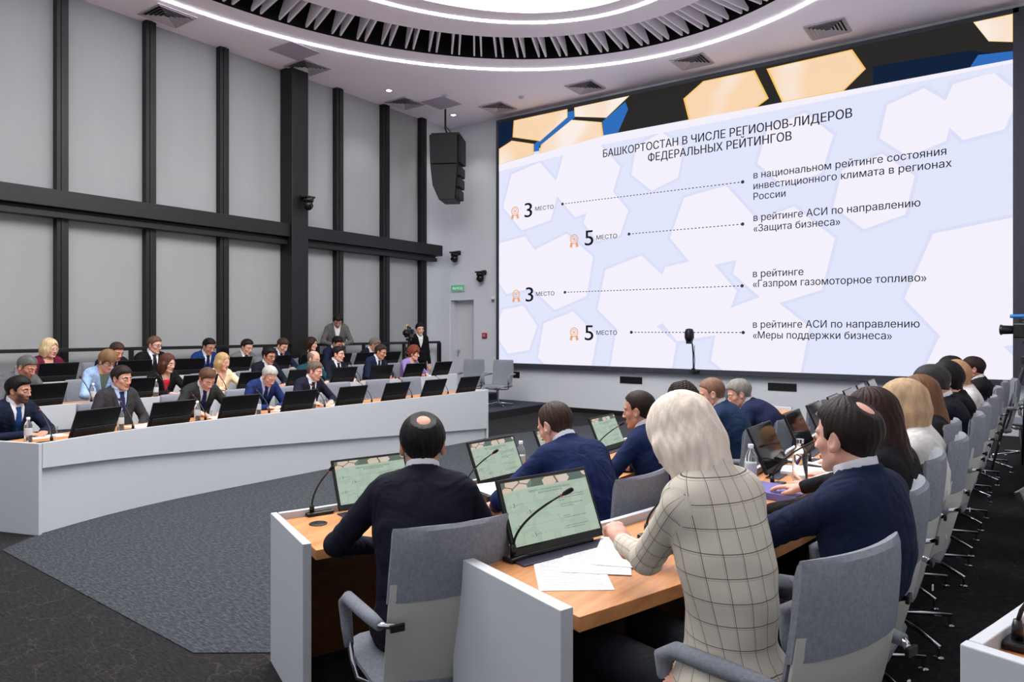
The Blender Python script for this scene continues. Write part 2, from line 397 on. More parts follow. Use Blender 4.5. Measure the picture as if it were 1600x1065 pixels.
def em(name, rgb, k=1.0): return mat(name, rgb, .5, emit=SCREEN_E * k, ecol=rgb, spec=.0)
def dim(m):  # light comes from the pixels only
    m.node_tree.nodes['Principled BSDF'].inputs['Base Color'].default_value = (.004, .004, .005, 1); return m
S_BG = dim(em('led_pale_blue', (228, 232, 254))); S_HEX = dim(em('led_pale_hexagon', (246, 243, 254))); S_LINE = dim(em('led_hexagon_line', (222, 225, 250)))
S_PEACH = dim(em('led_peach', (255, 214, 168))); S_PALE = dim(em('led_peach_light', (255, 238, 222))); S_YEL = dim(em('led_amber', (250, 200, 110)))
S_BLUE = dim(em('led_blue', (48, 110, 190))); S_NAVY = dim(em('led_navy', (14, 32, 58))); S_BLK = dim(em('led_charcoal', (42, 40, 38)))
S_TXT = dim(em('led_text', (22, 22, 28))); S_DOT = dim(em('led_dots', (60, 60, 70))); S_MED = dim(em('led_medal', (235, 170, 120)))

_glyph = {}
def glyph_outline(s):
    cu = bpy.data.curves.new('t', 'FONT'); cu.body = s; cu.size = 1
    ob = bpy.data.objects.new('t', cu); COL.objects.link(ob); bpy.context.view_layer.update()
    c2 = ob.to_curve(bpy.context.evaluated_depsgraph_get()); out = []
    for sp in c2.splines:
        P_ = sp.bezier_points; n_ = len(P_); pts = []
        for i in range(n_):
            a, b = P_[i], P_[(i + 1) % n_]; p0, p1, p2, p3 = a.co, a.handle_right, b.handle_left, b.co
            st = (p3 - p0).length < 1e-6 or (abs((p1 - p0).cross(p3 - p0).z) < 1e-5 and abs((p2 - p0).cross(p3 - p0).z) < 1e-5)
            for k in range(1 if st else 4):
                t_ = k / 4; u = 1 - t_; q = p0 * u ** 3 + p1 * 3 * u * u * t_ + p2 * 3 * u * t_ * t_ + p3 * t_ ** 3; pts.append((q.x, q.y))
        out.append(pts)
    ob.to_curve_clear(); bpy.data.objects.remove(ob); bpy.data.curves.remove(cu); return out
def fill_spans(cont, bold):
    """non-zero fill of closed outlines as horizontal trapezoids"""
    E_ = []
    for p in cont:
        for i in range(len(p)):
            a, b = p[i], p[(i + 1) % len(p)]
            if abs(a[1] - b[1]) > 1e-5: E_.append((a, b, 1) if a[1] < b[1] else (b, a, -1))
    ys = sorted({round(e[k][1], 4) for e in E_ for k in (0, 1)}); V_, F_ = [], []
    for y0, y1 in zip(ys, ys[1:]):
        ym = (y0 + y1) / 2; xs = []
        for a, b, wd in E_:
            if a[1] <= ym < b[1]:
                fx = lambda y: a[0] + (b[0] - a[0]) * (y - a[1]) / (b[1] - a[1])
                xs.append((fx(ym), fx(y0), fx(y1), wd))
        xs.sort(); wn = 0
        for i, q in enumerate(xs):
            if wn == 0: st = q
            wn += q[3]
            if wn == 0:
                o = len(V_); V_ += [(st[1] - bold, y0), (q[1] + bold, y0), (q[2] + bold, y1), (st[2] - bold, y1)]; F_.append((o, o + 1, o + 2, o + 3))
    return V_, F_
def soft_mix(m, c0, c1):
    nt = m.node_tree; b = nt.nodes['Principled BSDF']; tc = nt.nodes.new('ShaderNodeTexCoord'); n = nt.nodes.new('ShaderNodeTexNoise'); n.inputs['Scale'].default_value = 1.1; n.inputs['Detail'].default_value = 1
    cr = nt.nodes.new('ShaderNodeValToRGB'); cr.color_ramp.elements[0].color = lin(c0); cr.color_ramp.elements[0].position = .40; cr.color_ramp.elements[1].color = lin(c1); cr.color_ramp.elements[1].position = .62
    nt.links.new(tc.outputs['Object'], n.inputs['Vector']); nt.links.new(n.outputs[0], cr.inputs[0]); nt.links.new(cr.outputs[0], b.inputs['Emission Color'])
soft_mix(S_PEACH, (251, 216, 178), (252, 240, 232)); soft_mix(S_YEL, (250, 196, 104), (255, 226, 150))
def text_faces(s, x0, x1, z0, hgt, bold=.006):
    """flat lettering as verts/faces in the x, z plane; fitted between x0 and x1, base line z0, capital height hgt"""
    cont = glyph_outline(s); groups = []
    for p in cont:      # glyph by glyph: outlines whose x ranges overlap belong together
        xa, xb = min(q[0] for q in p), max(q[0] for q in p)
        for g in groups:
            if xa < g[1] and xb > g[0]: g[0] = min(g[0], xa); g[1] = max(g[1], xb); g[2].append(p); break
        else: groups.append([xa, xb, [p]])
    vs_, fs = [], []
    for g in groups:
        v, f = fill_spans(g[2], bold); o = len(vs_); vs_ += v; fs += [tuple(i + o for i in q) for q in f]
    xa, xb = min(v[0] for v in vs_), max(v[0] for v in vs_)
    sx = (x1 - x0) / (xb - xa); sz = hgt / .727
    return [(x0 + (x - xa) * sx, z0 + y * sz) for x, y in vs_], fs
LINES = [('БАШКОРТОСТАН В ЧИСЛЕ РЕГИОНОВ-ЛИДЕРОВ', -6.75, -2.2, 5.14, .155), ('ФЕДЕРАЛЬНЫХ РЕЙТИНГОВ', -5.78, -3.14, 4.92, .155),
    ('в национальном рейтинге состояния', -3.78, -.90, 4.345, .125), ('инвестиционного климата в регионах', -3.78, -.83, 4.155, .125), ('России', -3.78, -3.24, 3.97, .125),
    ('в рейтинге АСИ по направлению', -3.78, -1.24, 3.60, .125), ('«Защита бизнеса»', -3.78, -2.38, 3.415, .125),
    ('в рейтинге', -3.79, -2.95, 2.62, .125), ('«Газпром газомоторное топливо»', -3.79, -1.16, 2.445, .125),
    ('в рейтинге АСИ по направлению', -3.79, -1.25, 1.735, .125), ('«Меры поддержки бизнеса»', -3.79, -1.63, 1.55, .125)]
RANK = [('3', -8.66, -8.46, 4.12, .32, -8.38, -7.92, 4.235, -8.91, 4.25), ('5', -7.17, -6.97, 3.41, .32, -6.90, -6.44, 3.51, -7.42, 3.53),
        ('3', -8.63, -8.43, 2.308, .32, -8.36, -7.90, 2.42, -8.88, 2.44), ('5', -7.17, -6.97, 1.49, .32, -6.90, -6.44, 1.60, -7.42, 1.62)]
DOTS = [(-7.70, -3.97, 4.31), (-6.18, -3.97, 3.566), (-7.64, -3.98, 2.476), (-6.13, -3.96, 1.652)]
def clip_poly(p, x0, x1, z0, z1):
    for ax, lim, sg in ((0, x0, 1), (0, x1, -1), (1, z0, 1), (1, z1, -1)):
        q = []
        for i in range(len(p)):
            a, b = p[i], p[(i + 1) % len(p)]; da, db = (a[ax] - lim) * sg, (b[ax] - lim) * sg
            if da >= 0: q.append(a)
            if da * db < 0:
                tt = da / (da - db); q.append((a[0] + (b[0] - a[0]) * tt, a[1] + (b[1] - a[1]) * tt))
        p = q
        if len(p) < 3: return []
    return p
def hexp(cx, cz, r, rot=0, sx=1.): return [(cx + sx * r * math.cos(rot + k * math.pi / 3), cz + r * math.sin(rot + k * math.pi / 3)) for k in range(6)]
def slide_layers():
    """list of (layer name, material, depth step, [(verts, faces)])"""
    L = []
    L.append(('background', S_BG, 0, [([(SX0, SZ0), (SX1, SZ0), (SX1, SZ1), (SX0, SZ1)], [(0, 1, 2, 3)])]))
    hx = [(-8.5, 4.55, .74), (-7.15, 4.75, .78), (-8.9, 3.1, .66), (-7.75, 2.9, .80), (-6.7, 3.95, .50), (-6.1, 2.35, .80), (-7.6, 1.35, .74), (-8.9, 1.7, .56), (-4.55, 3.55, .78), (-4.9, 2.25, .82),
          (-3.3, 2.95, .86), (-3.1, 4.75, .62), (-1.3, 4.9, .52), (-1.9, 3.9, .60), (-5.9, 1.2, .72), (-3.7, 1.45, .88), (-.4, 2.35, 1.05), (-.6, 1.1, .62), (-5.6, 4.9, .55), (-.5, 5.0, .5)]
    hexes, lines = [], []
    for cx, cz, r in hx:
        rot = .25 + .1 * math.sin(cx * 3)
        for rr, tgt in ((r + .06, lines), (r, hexes)):
            p = clip_poly(hexp(cx, cz, rr, rot, 1.02), SX0, SX1, SZ0, 5.45)
            if p: tgt.append((p, [tuple(range(len(p)))]))
    L.append(('hexagon_edges', S_LINE, 1, lines)); L.append(('pale_hexagons', S_HEX, 2, hexes))
    def P_(name, m, d, polys): L.append((name, m, d, [(p, [tuple(range(len(p)))]) for p in polys]))
    P_('header_photo', S_BLK, 3, [[(SX0, 5.42), (-9.0, 5.55), (-6.71, 5.58), (SX1, 5.60), (SX1, SZ1), (SX0, SZ1)]])
    P_('header_navy', S_NAVY, 4, [[(SX0, 5.72), (-8.98, 5.9), (-8.95, SZ1), (SX0, SZ1)], [(-1.9, 5.60), (-.08, 5.60), (-.08, 5.66), (-.6, 5.85), (-1.9, 5.9)]])
    P_('header_blue', S_BLUE, 5, [[(-6.26, 6.16), (-6.2, 6.0), (-6.42, 5.585), (-6.74, 5.58), (-6.77, 5.86)], [(-7.58, 6.20), (-7.42, 6.20), (-7.41, 6.05), (-8.28, 5.60), (-8.28, 5.50), (-8.42, 5.50), (-8.42, 5.66), (-7.58, 6.08)], [(-.60, 5.60), (-.50, 5.76), (SX1, 5.72), (SX1, 5.60)]])
    gold = [[(-8.95, 6.26), (-7.58, 6.26), (-7.58, 6.09), (-8.26, 5.70), (-8.98, 5.90)], [(-7.42, 6.26), (-6.17, 6.26), (-6.68, 5.92), (-7.41, 6.07)],
            [(SX0, 5.70), (-9.0, 5.83), (-8.42, 5.67), (-8.42, 5.45), (SX0, 5.35)], [(-8.28, 5.45), (-8.24, 5.62), (-7.48, 6.02), (-6.78, 5.85), (-6.73, 5.50)],
            [(-5.07, 5.99), (-4.69, 6.24), (-3.76, 6.24), (-3.52, 5.70), (-3.78, 5.55), (-4.96, 5.55)], [(-3.56, 6.22), (-2.2, 6.24), (-2.0, 5.88), (-2.33, 5.59), (-3.3, 5.59)], [(-.56, 6.26), (-.37, 5.93), (SX1, 5.85), (SX1, 6.26)]]
    P_('header_hexagon_rims', S_YEL, 6, gold)
    def shrink(p, k):
        cx = sum(q[0] for q in p) / len(p); cz = sum(q[1] for q in p) / len(p); return [(cx + (q[0] - cx) * k, cz + (q[1] - cz) * k) for q in p]
    P_('header_hexagons', S_PEACH, 7, [shrink(p, .955) for p in gold])
    P_('slide_upper_field', S_HEX, 9, [[(SX0, 5.35), (-6.7, 5.57), (SX1, 5.60), (SX1, 5.55), (-6.7, 5.40), (SX0, 5.2)]])
    L.append(('title_text', S_TXT, 10, [text_faces(*a, .012) for a in LINES[:2]])); L.append(('body_text', S_TXT, 10, [text_faces(*a) for a in LINES[2:]]))
    L.append(('rank_numbers', S_TXT, 10, [text_faces(r[0], r[1], r[2], r[3], r[4]) for r in RANK]))
    L.append(('rank_words', S_TXT, 10, [text_faces('МЕСТО', r[5], r[6], r[7], .085) for r in RANK]))
    dd = []
    for x0, x1, z in DOTS:
        x = x0
        while x < x1: dd.append(([(x, z - .008), (x + .035, z - .008), (x + .035, z + .008), (x, z + .008)], [(0, 1, 2, 3)])); x += .07
        for xx in (x0, x1): dd.append(([(xx + .032 * math.cos(q * .785), z + .032 * math.sin(q * .785)) for q in range(8)], [tuple(range(8))]))
    L.append(('dotted_lines', S_DOT, 10, dd))
    md = []
    for r in RANK:
        cx, cz = r[8], r[9] + .03
        for ra, rb in ((.10, .082), (.062, .05)):
            v = [(cx + q * math.cos(k * .3927), cz + q * math.sin(k * .3927)) for q in (ra, rb) for k in range(16)]
            md.append((v, [(k, (k + 1) % 16, 16 + (k + 1) % 16, 16 + k) for k in range(16)]))
        st = [(cx + (.036 if k % 2 == 0 else .016) * math.sin(k * .6283), cz + (.036 if k % 2 == 0 else .016) * math.cos(k * .6283)) for k in range(10)]
        md.append((st, [tuple(range(10))]))
        for sgn in (-1, 1):
            md.append(([(cx + sgn * .03, cz - .09), (cx + sgn * .085, cz - .07), (cx + sgn * .11, cz - .17), (cx + sgn * .075, cz - .155), (cx + sgn * .055, cz - .19)], [(0, 1, 2, 3, 4)]))
    L.append(('medal_icons', S_MED, 10, md))
    return L
SL = slide_layers()
def flip_front(me):
    bm = bmesh.new(); bm.from_mesh(me)
    for f in bm.faces:
        if f.normal.y > 0: f.normal_flip()
    bm.to_mesh(me); bm.free()
for nm, mt, dpt, polys in SL:
    y = SY - .006 - dpt * .0006
    if nm == 'dotted_lines': groups = []; cur = []
    if nm == 'dotted_lines':
        for q in polys:
            cur.append(q)
            if len(q[0]) == 8 and len(cur[-2][0]) == 8: groups.append(cur); cur = []
    elif nm == 'medal_icons': groups = [polys[k * 5:k * 5 + 5] for k in range(4)]
    elif nm in ('hexagon_edges', 'background'): groups = [polys]
    else: groups = [[q] for q in polys]
    one = {'dotted_lines': 'dotted_line', 'medal_icons': 'medal_icon', 'pale_hexagons': 'pale_hexagon', 'header_hexagons': 'header_hexagon', 'header_hexagon_rims': 'header_hexagon_rim', 'rank_numbers': 'rank_number', 'rank_words': 'rank_word'}.get(nm, nm)
    for g in groups:
        m = MB()
        for vs_, fs in g: m.add([(x, y, z) for x, z in vs_], fs)
        o = m.build(one, mt, scr); o.location = siv; flip_front(o.data)
        if nm in ('hexagon_edges', 'dotted_lines'): o['kind'] = 'stuff'
# merged slide for the desk monitors, unit coordinates (x: -.5...5, z: 0..1), greenish because seen off axis
def greened(mt):
    e = mt.node_tree.nodes['Principled BSDF'].inputs['Emission Color'].default_value
    g = mt.copy(); g.name = 'monitor_' + mt.name[4:]
    b = g.node_tree.nodes['Principled BSDF']
    l = .3 * e[0] + .55 * e[1] + .15 * e[2]
    b.inputs['Emission Color'].default_value = (.14 + l * .44 + e[0] * .08, .19 + l * .57 + e[1] * .07, .16 + l * .46 + e[2] * .04, 1)
    b.inputs['Emission Strength'].default_value = .62
    b.inputs['Roughness'].default_value = .08; b.inputs['Specular IOR Level'].default_value = .5
    return g
m = MB(); gm = []
for i, (nm, mt, dpt, polys) in enumerate(SL):
    gm.append(greened(mt))
    for vs_, fs in polys: m.add([((x - SX0) / (SX1 - SX0) - .5, -dpt * .0004, (z - SZ0) / (SZ1 - SZ0)) for x, z in vs_], fs, i)
tmp = m.build('slide_mini', gm); SLIDE_ME = tmp.data
bm = bmesh.new(); bm.from_mesh(SLIDE_ME)
for f in bm.faces:
    if f.normal.y > 0: f.normal_flip()
bm.to_mesh(SLIDE_ME); bm.free(); bpy.data.objects.remove(tmp)

# small camera on a bracket on the lower screen frame
pc = empty('bracket_camera', (-4.83, SY - .12, SZ0 - .03), label='small black camera on a thin pole in front of the lower screen edge', cat='camera')
MB().box((0, .04, .0), (.16, .12, .02)).box((0, 0, .03), (.05, .05, .05)).build('foot', BLACK, pc)
MB().tube([(0, 0, 0), (0, -.01, .3), (-.01, -.03, .5)], .014, 8).build('pole', BLACK, pc)
MB().tube([(.02, -.01, .06), (.035, -.02, .2), (.02, -.02, .33), (.03, -.03, .47)], .006, 6).build('cable', BLACK, pc)
MB().lathe([(.0, -.12), (.06, -.11), (.085, -.05), (.085, .05), (.06, .11), (0, .12)], (-.06, -.05, .66), 16).build('head', BLACK, pc, smooth=True)
MB().box((-.06, -.05, .53), (.10, .08, .06)).build('mount', BLACK, pc, bevel=.006)

# ---------------------------------------------------------------- wall items
for x, nm in ((-9.12, 'left'), (-6.2, 'middle'), (-3.33, 'right')):
    r = empty('wall_vent', (x, YS, .71), label='long black slot vent in the wall under the %s of the screen' % ('left end' if nm == 'left' else nm if nm == 'middle' else 'right part'), cat='vent', group='slot vents under the screen')
    MB().box((0, -.004, 0), (.48, .012, .135)).build('frame', BLACK, r)
    m = MB()
    for k in range(5): m.box((0, -.012, -.05 + k * .025), (.45, .008, .006))
    m.build('slat', DARKVOID, r)
ex = empty('exit_sign', (-10.62, YS, 2.67), label='small green exit sign on the wall above the narrow white door', cat='sign')
MB().box((0, -.02, 0), (.42, .035, .16)).build('housing', WHITE, ex, bevel=.004)
MB().box((0, -.039, 0), (.39, .004, .135)).build('panel', mat('exit_green', (70, 150, 110), .5, emit=.25, ecol=(90, 190, 140)), ex)
vs_, fs = text_faces('ВЫХОД', -.15, .15, -.03, .06)
MB().add([(x, -.042, z) for x, z in vs_], fs).build('lettering', mat('exit_letter', (225, 240, 230), .5, emit=.3), ex)
al = empty('fire_alarm', (-9.84, YS, 1.57), label='small red fire alarm call point on the wall left of the screen', cat='fire alarm')
MB().box((0, -.02, 0), (.13, .04, .12)).build('body', mat('alarm_red', (150, 32, 44), .4), al, bevel=.01)
MB().box((0, -.042, 0), (.07, .004, .06)).build('window', mat('alarm_window', (200, 120, 125), .3), al)
sn = empty('wall_sensor', (-9.6, YS, 2.39), label='small white domed sensor on the wall between door and screen', cat='sensor')
MB().box((0, -.015, 0), (.09, .03, .11)).build('base', WHITE_EDGE, sn, bevel=.008)
MB().lathe([(.035, 0), (.035, -.03), (.0, -.05)], (.02, -.05, 0), 14).build('dome', mat('sensor_dome', (120, 120, 124), .3), sn, smooth=True)
def ptz(loc, rz, lb):
    r = empty('ptz_camera', loc, rz, label=lb, cat='security camera', group='black swivel cameras')
    MB().box((0, -.02, .07), (.12, .04, .1)).build('bracket', BLACK, r, bevel=.005)
    MB().box((0, -.13, .07), (.20, .20, .035)).build('arm', BLACK, r, bevel=.01)
    MB().lathe([(.0, 0), (.085, .0), (.095, -.03), (.085, -.07), (0, -.07)], (0, -.15, .055), 20).build('base', PLASTIC, r, smooth=True)
    MB().lathe([(0, .0), (.07, 0), (.085, -.05), (.07, -.12), (.03, -.15), (0, -.155)], (0, -.15, -.01), 20).build('dome', PLASTIC, r, smooth=True)
    MB().tube([(0, -.2, -.09), (0, -.25, -.09)], .035, 14).build('lens', GLOSS, r)
    return r
ptz((-10.62, YS, 3.42), 0, 'black swivel camera on the back wall below the hanging speaker')
ptz((-9.86, YS, 2.93), 0, 'black swivel camera on the back wall nearest the screen')
ptz((XL + .33, 8.16, 4.02), rad(90), 'black swivel camera on the wide black column of the window wall')

# hanging line array
sp = empty('line_array_speaker', (-9.95, 11.45, 5.2), rad(28), label='black line array loudspeaker hanging from the ceiling left of the screen', cat='loudspeaker')
SPK = mat('speaker_black', (14, 14, 17), .55, bump=(120, .1)); GRL = mat('speaker_grille', (20, 20, 24), .7)
def cab(z0, z1, dz0, dz1, y0, y1, yb0, yb1):
    m = MB(); wd = .30
    q = [(-.34, z1), (.26, z1), (.26, z0), (-.34 + dz0, z0)]
    m.loft([[(x + (0), -wd, z) for x, z in q], [(x, wd, z) for x, z in q]]); return m
cab(0.0, .62, .02, 0, 0, 0, 0, 0).build('upper_cabinet', SPK, sp, bevel=.012)
q = [(-.32, -.01), (.26, -.01), (.20, -.76), (-.13, -.76), (-.27, -.45)]
MB().loft([[(x, -.30, z) for x, z in q], [(x, .30, z) for x, z in q]]).build('lower_cabinet', SPK, sp, bevel=.012)
MB().box((.30, 0, .31), (.09, .46, .56)).build('upper_horn', GRL, sp, bevel=.02)
for k, (z, x) in enumerate(((-.14, .28), (-.38, .27), (-.62, .25))): MB().box((x, 0, z), (.10, .44, .20)).build('lower_horn', GRL, sp, bevel=.02)
MB().box((-.02, 0, .65), (.6, .4, .05)).build('rigging_frame', BLACK, sp)
MB().tube([(0, 0, .65), (-.06, 0, .82), (-.06, 0, 1.24)], .022, 8).tube([(.12, 0, .66), (-.05, 0, .86)], .01, 6).build('hanger', BLACK, sp)

# ---------------------------------------------------------------- curved desks
TOPT = .028
def curve_solid(side, y0, y1, o0, o1, z0, z1, n=48, z0b=None):
    rings = []; za = z0
    for k in range(n + 1):
        y = y0 + (y1 - y0) * k / n; z0 = za if z0b is None else za + (z0b - za) * k / n
        a = row_pt(side, y, o0); b = row_pt(side, y, o1)
        rings.append([(a[0], a[1], z0), (b[0], b[1], z0), (b[0], b[1], z1), (a[0], a[1], z1)])
    return MB().loft(rings)
def desk(side, y0, y1, off, zf, depth, label, right_style=False):
    r = empty('curved_desk', (CC, 5, zf), label=label, cat='desk'); iv = -Vector((CC, 5, zf))
    def p(mb, name, mt, **k):
        o = mb.build(name, mt, r, **k); o.location = iv; return o
    ztop = zf + .76; zw = ztop - .035
    e = .045 / max(1, 1)
    p(curve_solid(side, y0 + .02, y1 - .02, off, off + .028, zf + .55, ztop, z0b=zf + .16), 'front_panel', WHITE, bevel=.003)
    p(curve_solid(side, y0 + .02, y1 - .04, off + .030, off + .055, zf, zf + .60, z0b=zf), 'plinth_panel', WHITE)
    p(curve_solid(side, y0 + .03, y1 - .03, off + .028, off + depth, zw - .045, zw), 'top', WOOD, bevel=.002)
    p(curve_solid(side, y0 + .03, y1 - .03, off + .10, off + .12, zf + .02, zw - .046), 'modesty_panel', WOODD)
    for y in (y0, y1):
        s = .0145
        a0 = row_pt(side, y - s, off - .001); b0 = row_pt(side, y - s, off + depth + .002); a1 = row_pt(side, y + s, off - .001); b1 = row_pt(side, y + s, off + depth + .002)
        m = MB().prism([a0[:2], b0[:2], b1[:2], a1[:2]], zf, ztop + .001)
        p(m, 'end_panel', WHITE, bevel=.003)
    return r
desk(-1, 2.44, 8.70, 0, 0, .62, 'curved white desk with oak top, front row on the left')
desk(-1, 2.35, 9.72, 1.42, .15, .58, 'curved white desk with oak top, middle row on the left')
desk(-1, 2.35, 9.9, 2.78, .30, .52, 'curved white desk, raised rear row on the left below the windows')
desk(1, 2.22, 8.9, 0, 0, .62, 'curved white and oak desk of the lower row on the right')
desk(1, 2.40, 9.3, 1.52, .15, .60, 'curved white and oak desk where the woman in the plaid blazer sits')
desk(1, 2.60, 8.3, 3.02, .30, .60, 'white and oak desk end in the bottom right corner')
# ---------------------------------------------------------------- chairs
CH_FAB = mat('chair_fabric_grey', (128, 131, 140), .9, noise=(90, .14), bump=(420, .4), spec=.2)
CH_SHELL = mat('chair_shell_leather', (176, 175, 168), .5, bump=(90, .08))
def slab(rows, n=10, flat=False):
    """rows: (y, z, width, thickness, curve, tilt) -> rings of a padded curved slab"""
    rings = []
    for y, z, wd, th, cv, ti in rows:
        r = []
        for k in range(n + 1):
            u = -1 + 2 * k / n; e = (1 - abs(u) ** 6) ** .5 if abs(u) < 1 else 0
            r.append((u * wd / 2, y + cv * u * u - th / 2 * (.25 + .75 * e) * math.cos(ti), z - th / 2 * (.25 + .75 * e) * math.sin(ti)))
        for k in range(n + 1):
            u = 1 - 2 * k / n; e = (1 - abs(u) ** 6) ** .5 if abs(u) < 1 else 0
            r.append((u * wd / 2, y + cv * u * u + th / 2 * (.25 + .75 * e) * math.cos(ti), z + th / 2 * (.25 + .75 * e) * math.sin(ti)))
        rings.append(r)
    return rings
def make_chair():
    r = empty('conference_chair')
    seat = [(yy, zz, ww, tt, 0, rad(90)) for yy, zz, ww, tt in ((-.235, .455, .40, .02), (-.225, .452, .46, .05), (-.12, .450, .49, .065), (.05, .455, .50, .07), (.19, .460, .49, .065), (.235, .452, .46, .05), (.25, .440, .42, .02))]
    MB().loft(slab(seat)).build('seat', CH_FAB, r, smooth=True, auto=True)
    def back(t0, t1, th, off, wadd, nrow=9, round_top=True):
        rows = []
        for k in range(nrow):
            t = t0 + (t1 - t0) * k / (nrow - 1)
            y = -.200 - .100 * t - .02 * math.sin(t * 3.14) + off; z = .44 + .545 * t
            wd = .425 + .02 * math.sin(t * 3.1) - .015 * t + wadd; tt = th
            if round_top and k == nrow - 1: tt = th * .35; z += .004
            if round_top and k == nrow - 2: z = rows[-1][1] + (.44 + .545 * t1 - rows[-1][1]) * .80; tt = th * .85
            rows.append((y, z, wd, tt, .035, -.26))
        return MB().loft(slab(rows))
    back(0.02, 1.0, .034, .008, 0).build('backrest', CH_FAB, r, smooth=True, auto=True)
    back(-.04, .70, .034, -.014, .020, round_top=False).build('back_shell', CH_SHELL, r, smooth=True, auto=True)
    cv = back(.58, 1.03, .058, -.006, .026); c = cv.build('back_cover', CH_FAB, r, smooth=True, auto=True)
    MB().box((.19, -.318, .62), (.012, .004, .02)).build('tag', WHITE_EDGE, r)
    for sx in (-1, 1):
        a = [(sx * .220, -.300, .700), (sx * .262, -.27, .700), (sx * .275, -.12, .698), (sx * .278, .06, .685), (sx * .278, .11, .655), (sx * .272, .10, .57), (sx * .262, .06, .46), (sx * .25, .03, .405), (sx * .20, 0, .385), (sx * .06, -.02, .375)]
        arm = MB().tube(a, .011, 8).build('armrest', CHROME, r, smooth=True)
        MB().tube([a[1], (sx * .270, -.19, .700), a[2], a[3], a[4], a[5], (sx * .268, .085, .50)], [.018, .023, .024, .024, .024, .022, .018], 12).build('arm_pad', CH_FAB, arm, smooth=True)
        MB().box((sx * .215, -.312, .698), (.05, .012, .025)).build('bracket', BLACK, arm, bevel=.003)
    MB().lathe([(.0, .10), (.024, .10), (.024, .26), (.030, .262), (.030, .36), (.07, .385), (.07, .40), (0, .40)], n=16).build('column', CHROME, r, smooth=True, auto=True)
    base = MB().lathe([(0, .075), (.035, .075), (.035, .11), (0, .115)], n=16).build('base_hub', CHROME, r, smooth=True, auto=True)
    for k in range(4):
        a = math.pi / 4 + k * math.pi / 2; c, s = math.cos(a), math.sin(a)
        lg = MB().tube([(c * .03, s * .03, .095), (c * .33, s * .33, .058)], [.014, .009], 8).build('leg', CHROME, r, smooth=True)
        MB().lathe([(0, .0), (.022, .0), (.022, .008), (.007, .012), (.007, .055), (0, .058)], (c * .32, s * .32, 0), 12).build('glide', CHROME, lg, smooth=True, auto=True)
    return r
_chair0 = make_chair(); _used = {}
def short(s, n=16):
    wds = s.split()
    if len(wds) > n:
        wds = wds[:n]
        while wds[-1] in ('the', 'a', 'of', 'in', 'on', 'by', 'and', 'with', 'at', 'under', 'over', 'to', 'for', 'behind', 'before', 'left', 'beside', 'down', 'near', 'nearest', 'its', 'bright', 'far', 'upper', 'lower', 'hidden', 'almost', 'long'): wds.pop()
    return ' '.join(wds).rstrip(',')
def place(kind, proto, x, y, z, deg, label, cat, group):
    label = short(label)
    o = proto if not _used.get(kind) else copy_tree(proto)
    _used[kind] = True; o.location = (x, y, z); o.rotation_euler.z = rad(deg); tag(o, label, cat, group); return o
def chair(x, y, z, deg, label, sz=1.0):
    o = place('chair', _chair0, x, y, z, deg, label, 'chair', 'grey upholstered conference chairs'); o.scale = (1, 1, sz); return o

# ---------------------------------------------------------------- tilting desk monitors (local -y looks at the user)
def make_monitor(on):
    r = empty('desk_monitor'); T = Matrix.Rotation(rad(-24), 3, 'X')
    MB().box((0, -.03, .003), (.46, .075, .006)).build('slot_plate', mat('slot_metal', (70, 68, 84), .35, .6), r, bevel=.002)
    pv = Vector((0, 0, .014))
    def tb(c, d): return MB().box(T @ Vector(c) + pv, d, M=T)
    MB().tube([(-.16, .0, .012), (.16, .0, .012)], .010, 8).build('hinge', BLACK, r)
    p = tb((0, 0, .14), (.445, .014, .275)).build('display_panel', PLASTIC, r, bevel=.003)
    tb((0, .012, .055), (.40, .016, .10)).build('rear_cover', BLACK, p, bevel=.004)
    MB().add([T @ Vector(q) + pv for q in ((-.212, -.0075, .028), (.212, -.0075, .028), (.212, -.0075, .268), (-.212, -.0075, .268))], [(0, 1, 2, 3)]).build('screen_glass', GLOSS, p)
    if on:
        o = bpy.data.objects.new('slide', SLIDE_ME); COL.objects.link(o); o.parent = p
        o.matrix_local = Matrix.Translation(pv) @ T.to_4x4() @ Matrix.Translation((0, -.0082, .032)) @ Matrix.Diagonal((.418, .4, .232, 1))
    return r
_mon = {True: make_monitor(True), False: make_monitor(False)}
def monitor(side, y, off, zt, label, on=False, yaw=0):
    x, yy, n = row_pt(side, y, off); d = -n     # from user towards the room centre
    return place('mon%d' % on, _mon[on], x, yy, zt, math.degrees(math.atan2(-d.x, d.y)) + yaw, label, 'monitor', 'tilting desk monitors')
# ---------------------------------------------------------------- gooseneck microphones
def make_mic():
    r = empty('gooseneck_microphone')
    MB().box((0, 0, .012), (.145, .06, .022)).build('base', PLASTIC, r, bevel=.006)
    MB().lathe([(.013, .02), (.013, .055), (.009, .075)], (-.04, 0, 0), 12).build('socket', PLASTIC, r, smooth=True)
    pts = []
    for k in range(15):
        t = k / 14; pts.append((-.04 + .01 * t, -.26 * t ** 1.35, .07 + .27 * t ** .82))
    MB().tube(pts, [.0052] * 12 + [.004] * 3, 8).build('gooseneck', BLACK, r, smooth=True)
    e = Vector(pts[-1]); dd = (Vector(pts[-1]) - Vector(pts[-2])).normalized()
    hd = MB().tube([e, e + dd * .012, e + dd * .035, e + dd * .052, e + dd * .058], [.006, .0095, .0105, .009, .003], 12).build('capsule', mat('foam_black', (18, 18, 18), .95), r, smooth=True)
    MB().tube([e - dd * .012, e - dd * .001], .0066, 12).build('light_ring', mat('ring_red', (190, 60, 50), .4), r, smooth=True)
    MB().box((.03, -.012, .0235), (.02, .012, .002)).box((.055, -.012, .0235), (.012, .008, .002)).build('button', mat('button_grey', (90, 90, 95), .4), r)
    return r
_mic = make_mic()
def mic(x, y, z, deg, label): return place('mic', _mic, x, y, z, deg, label, 'microphone', 'gooseneck desk microphones')
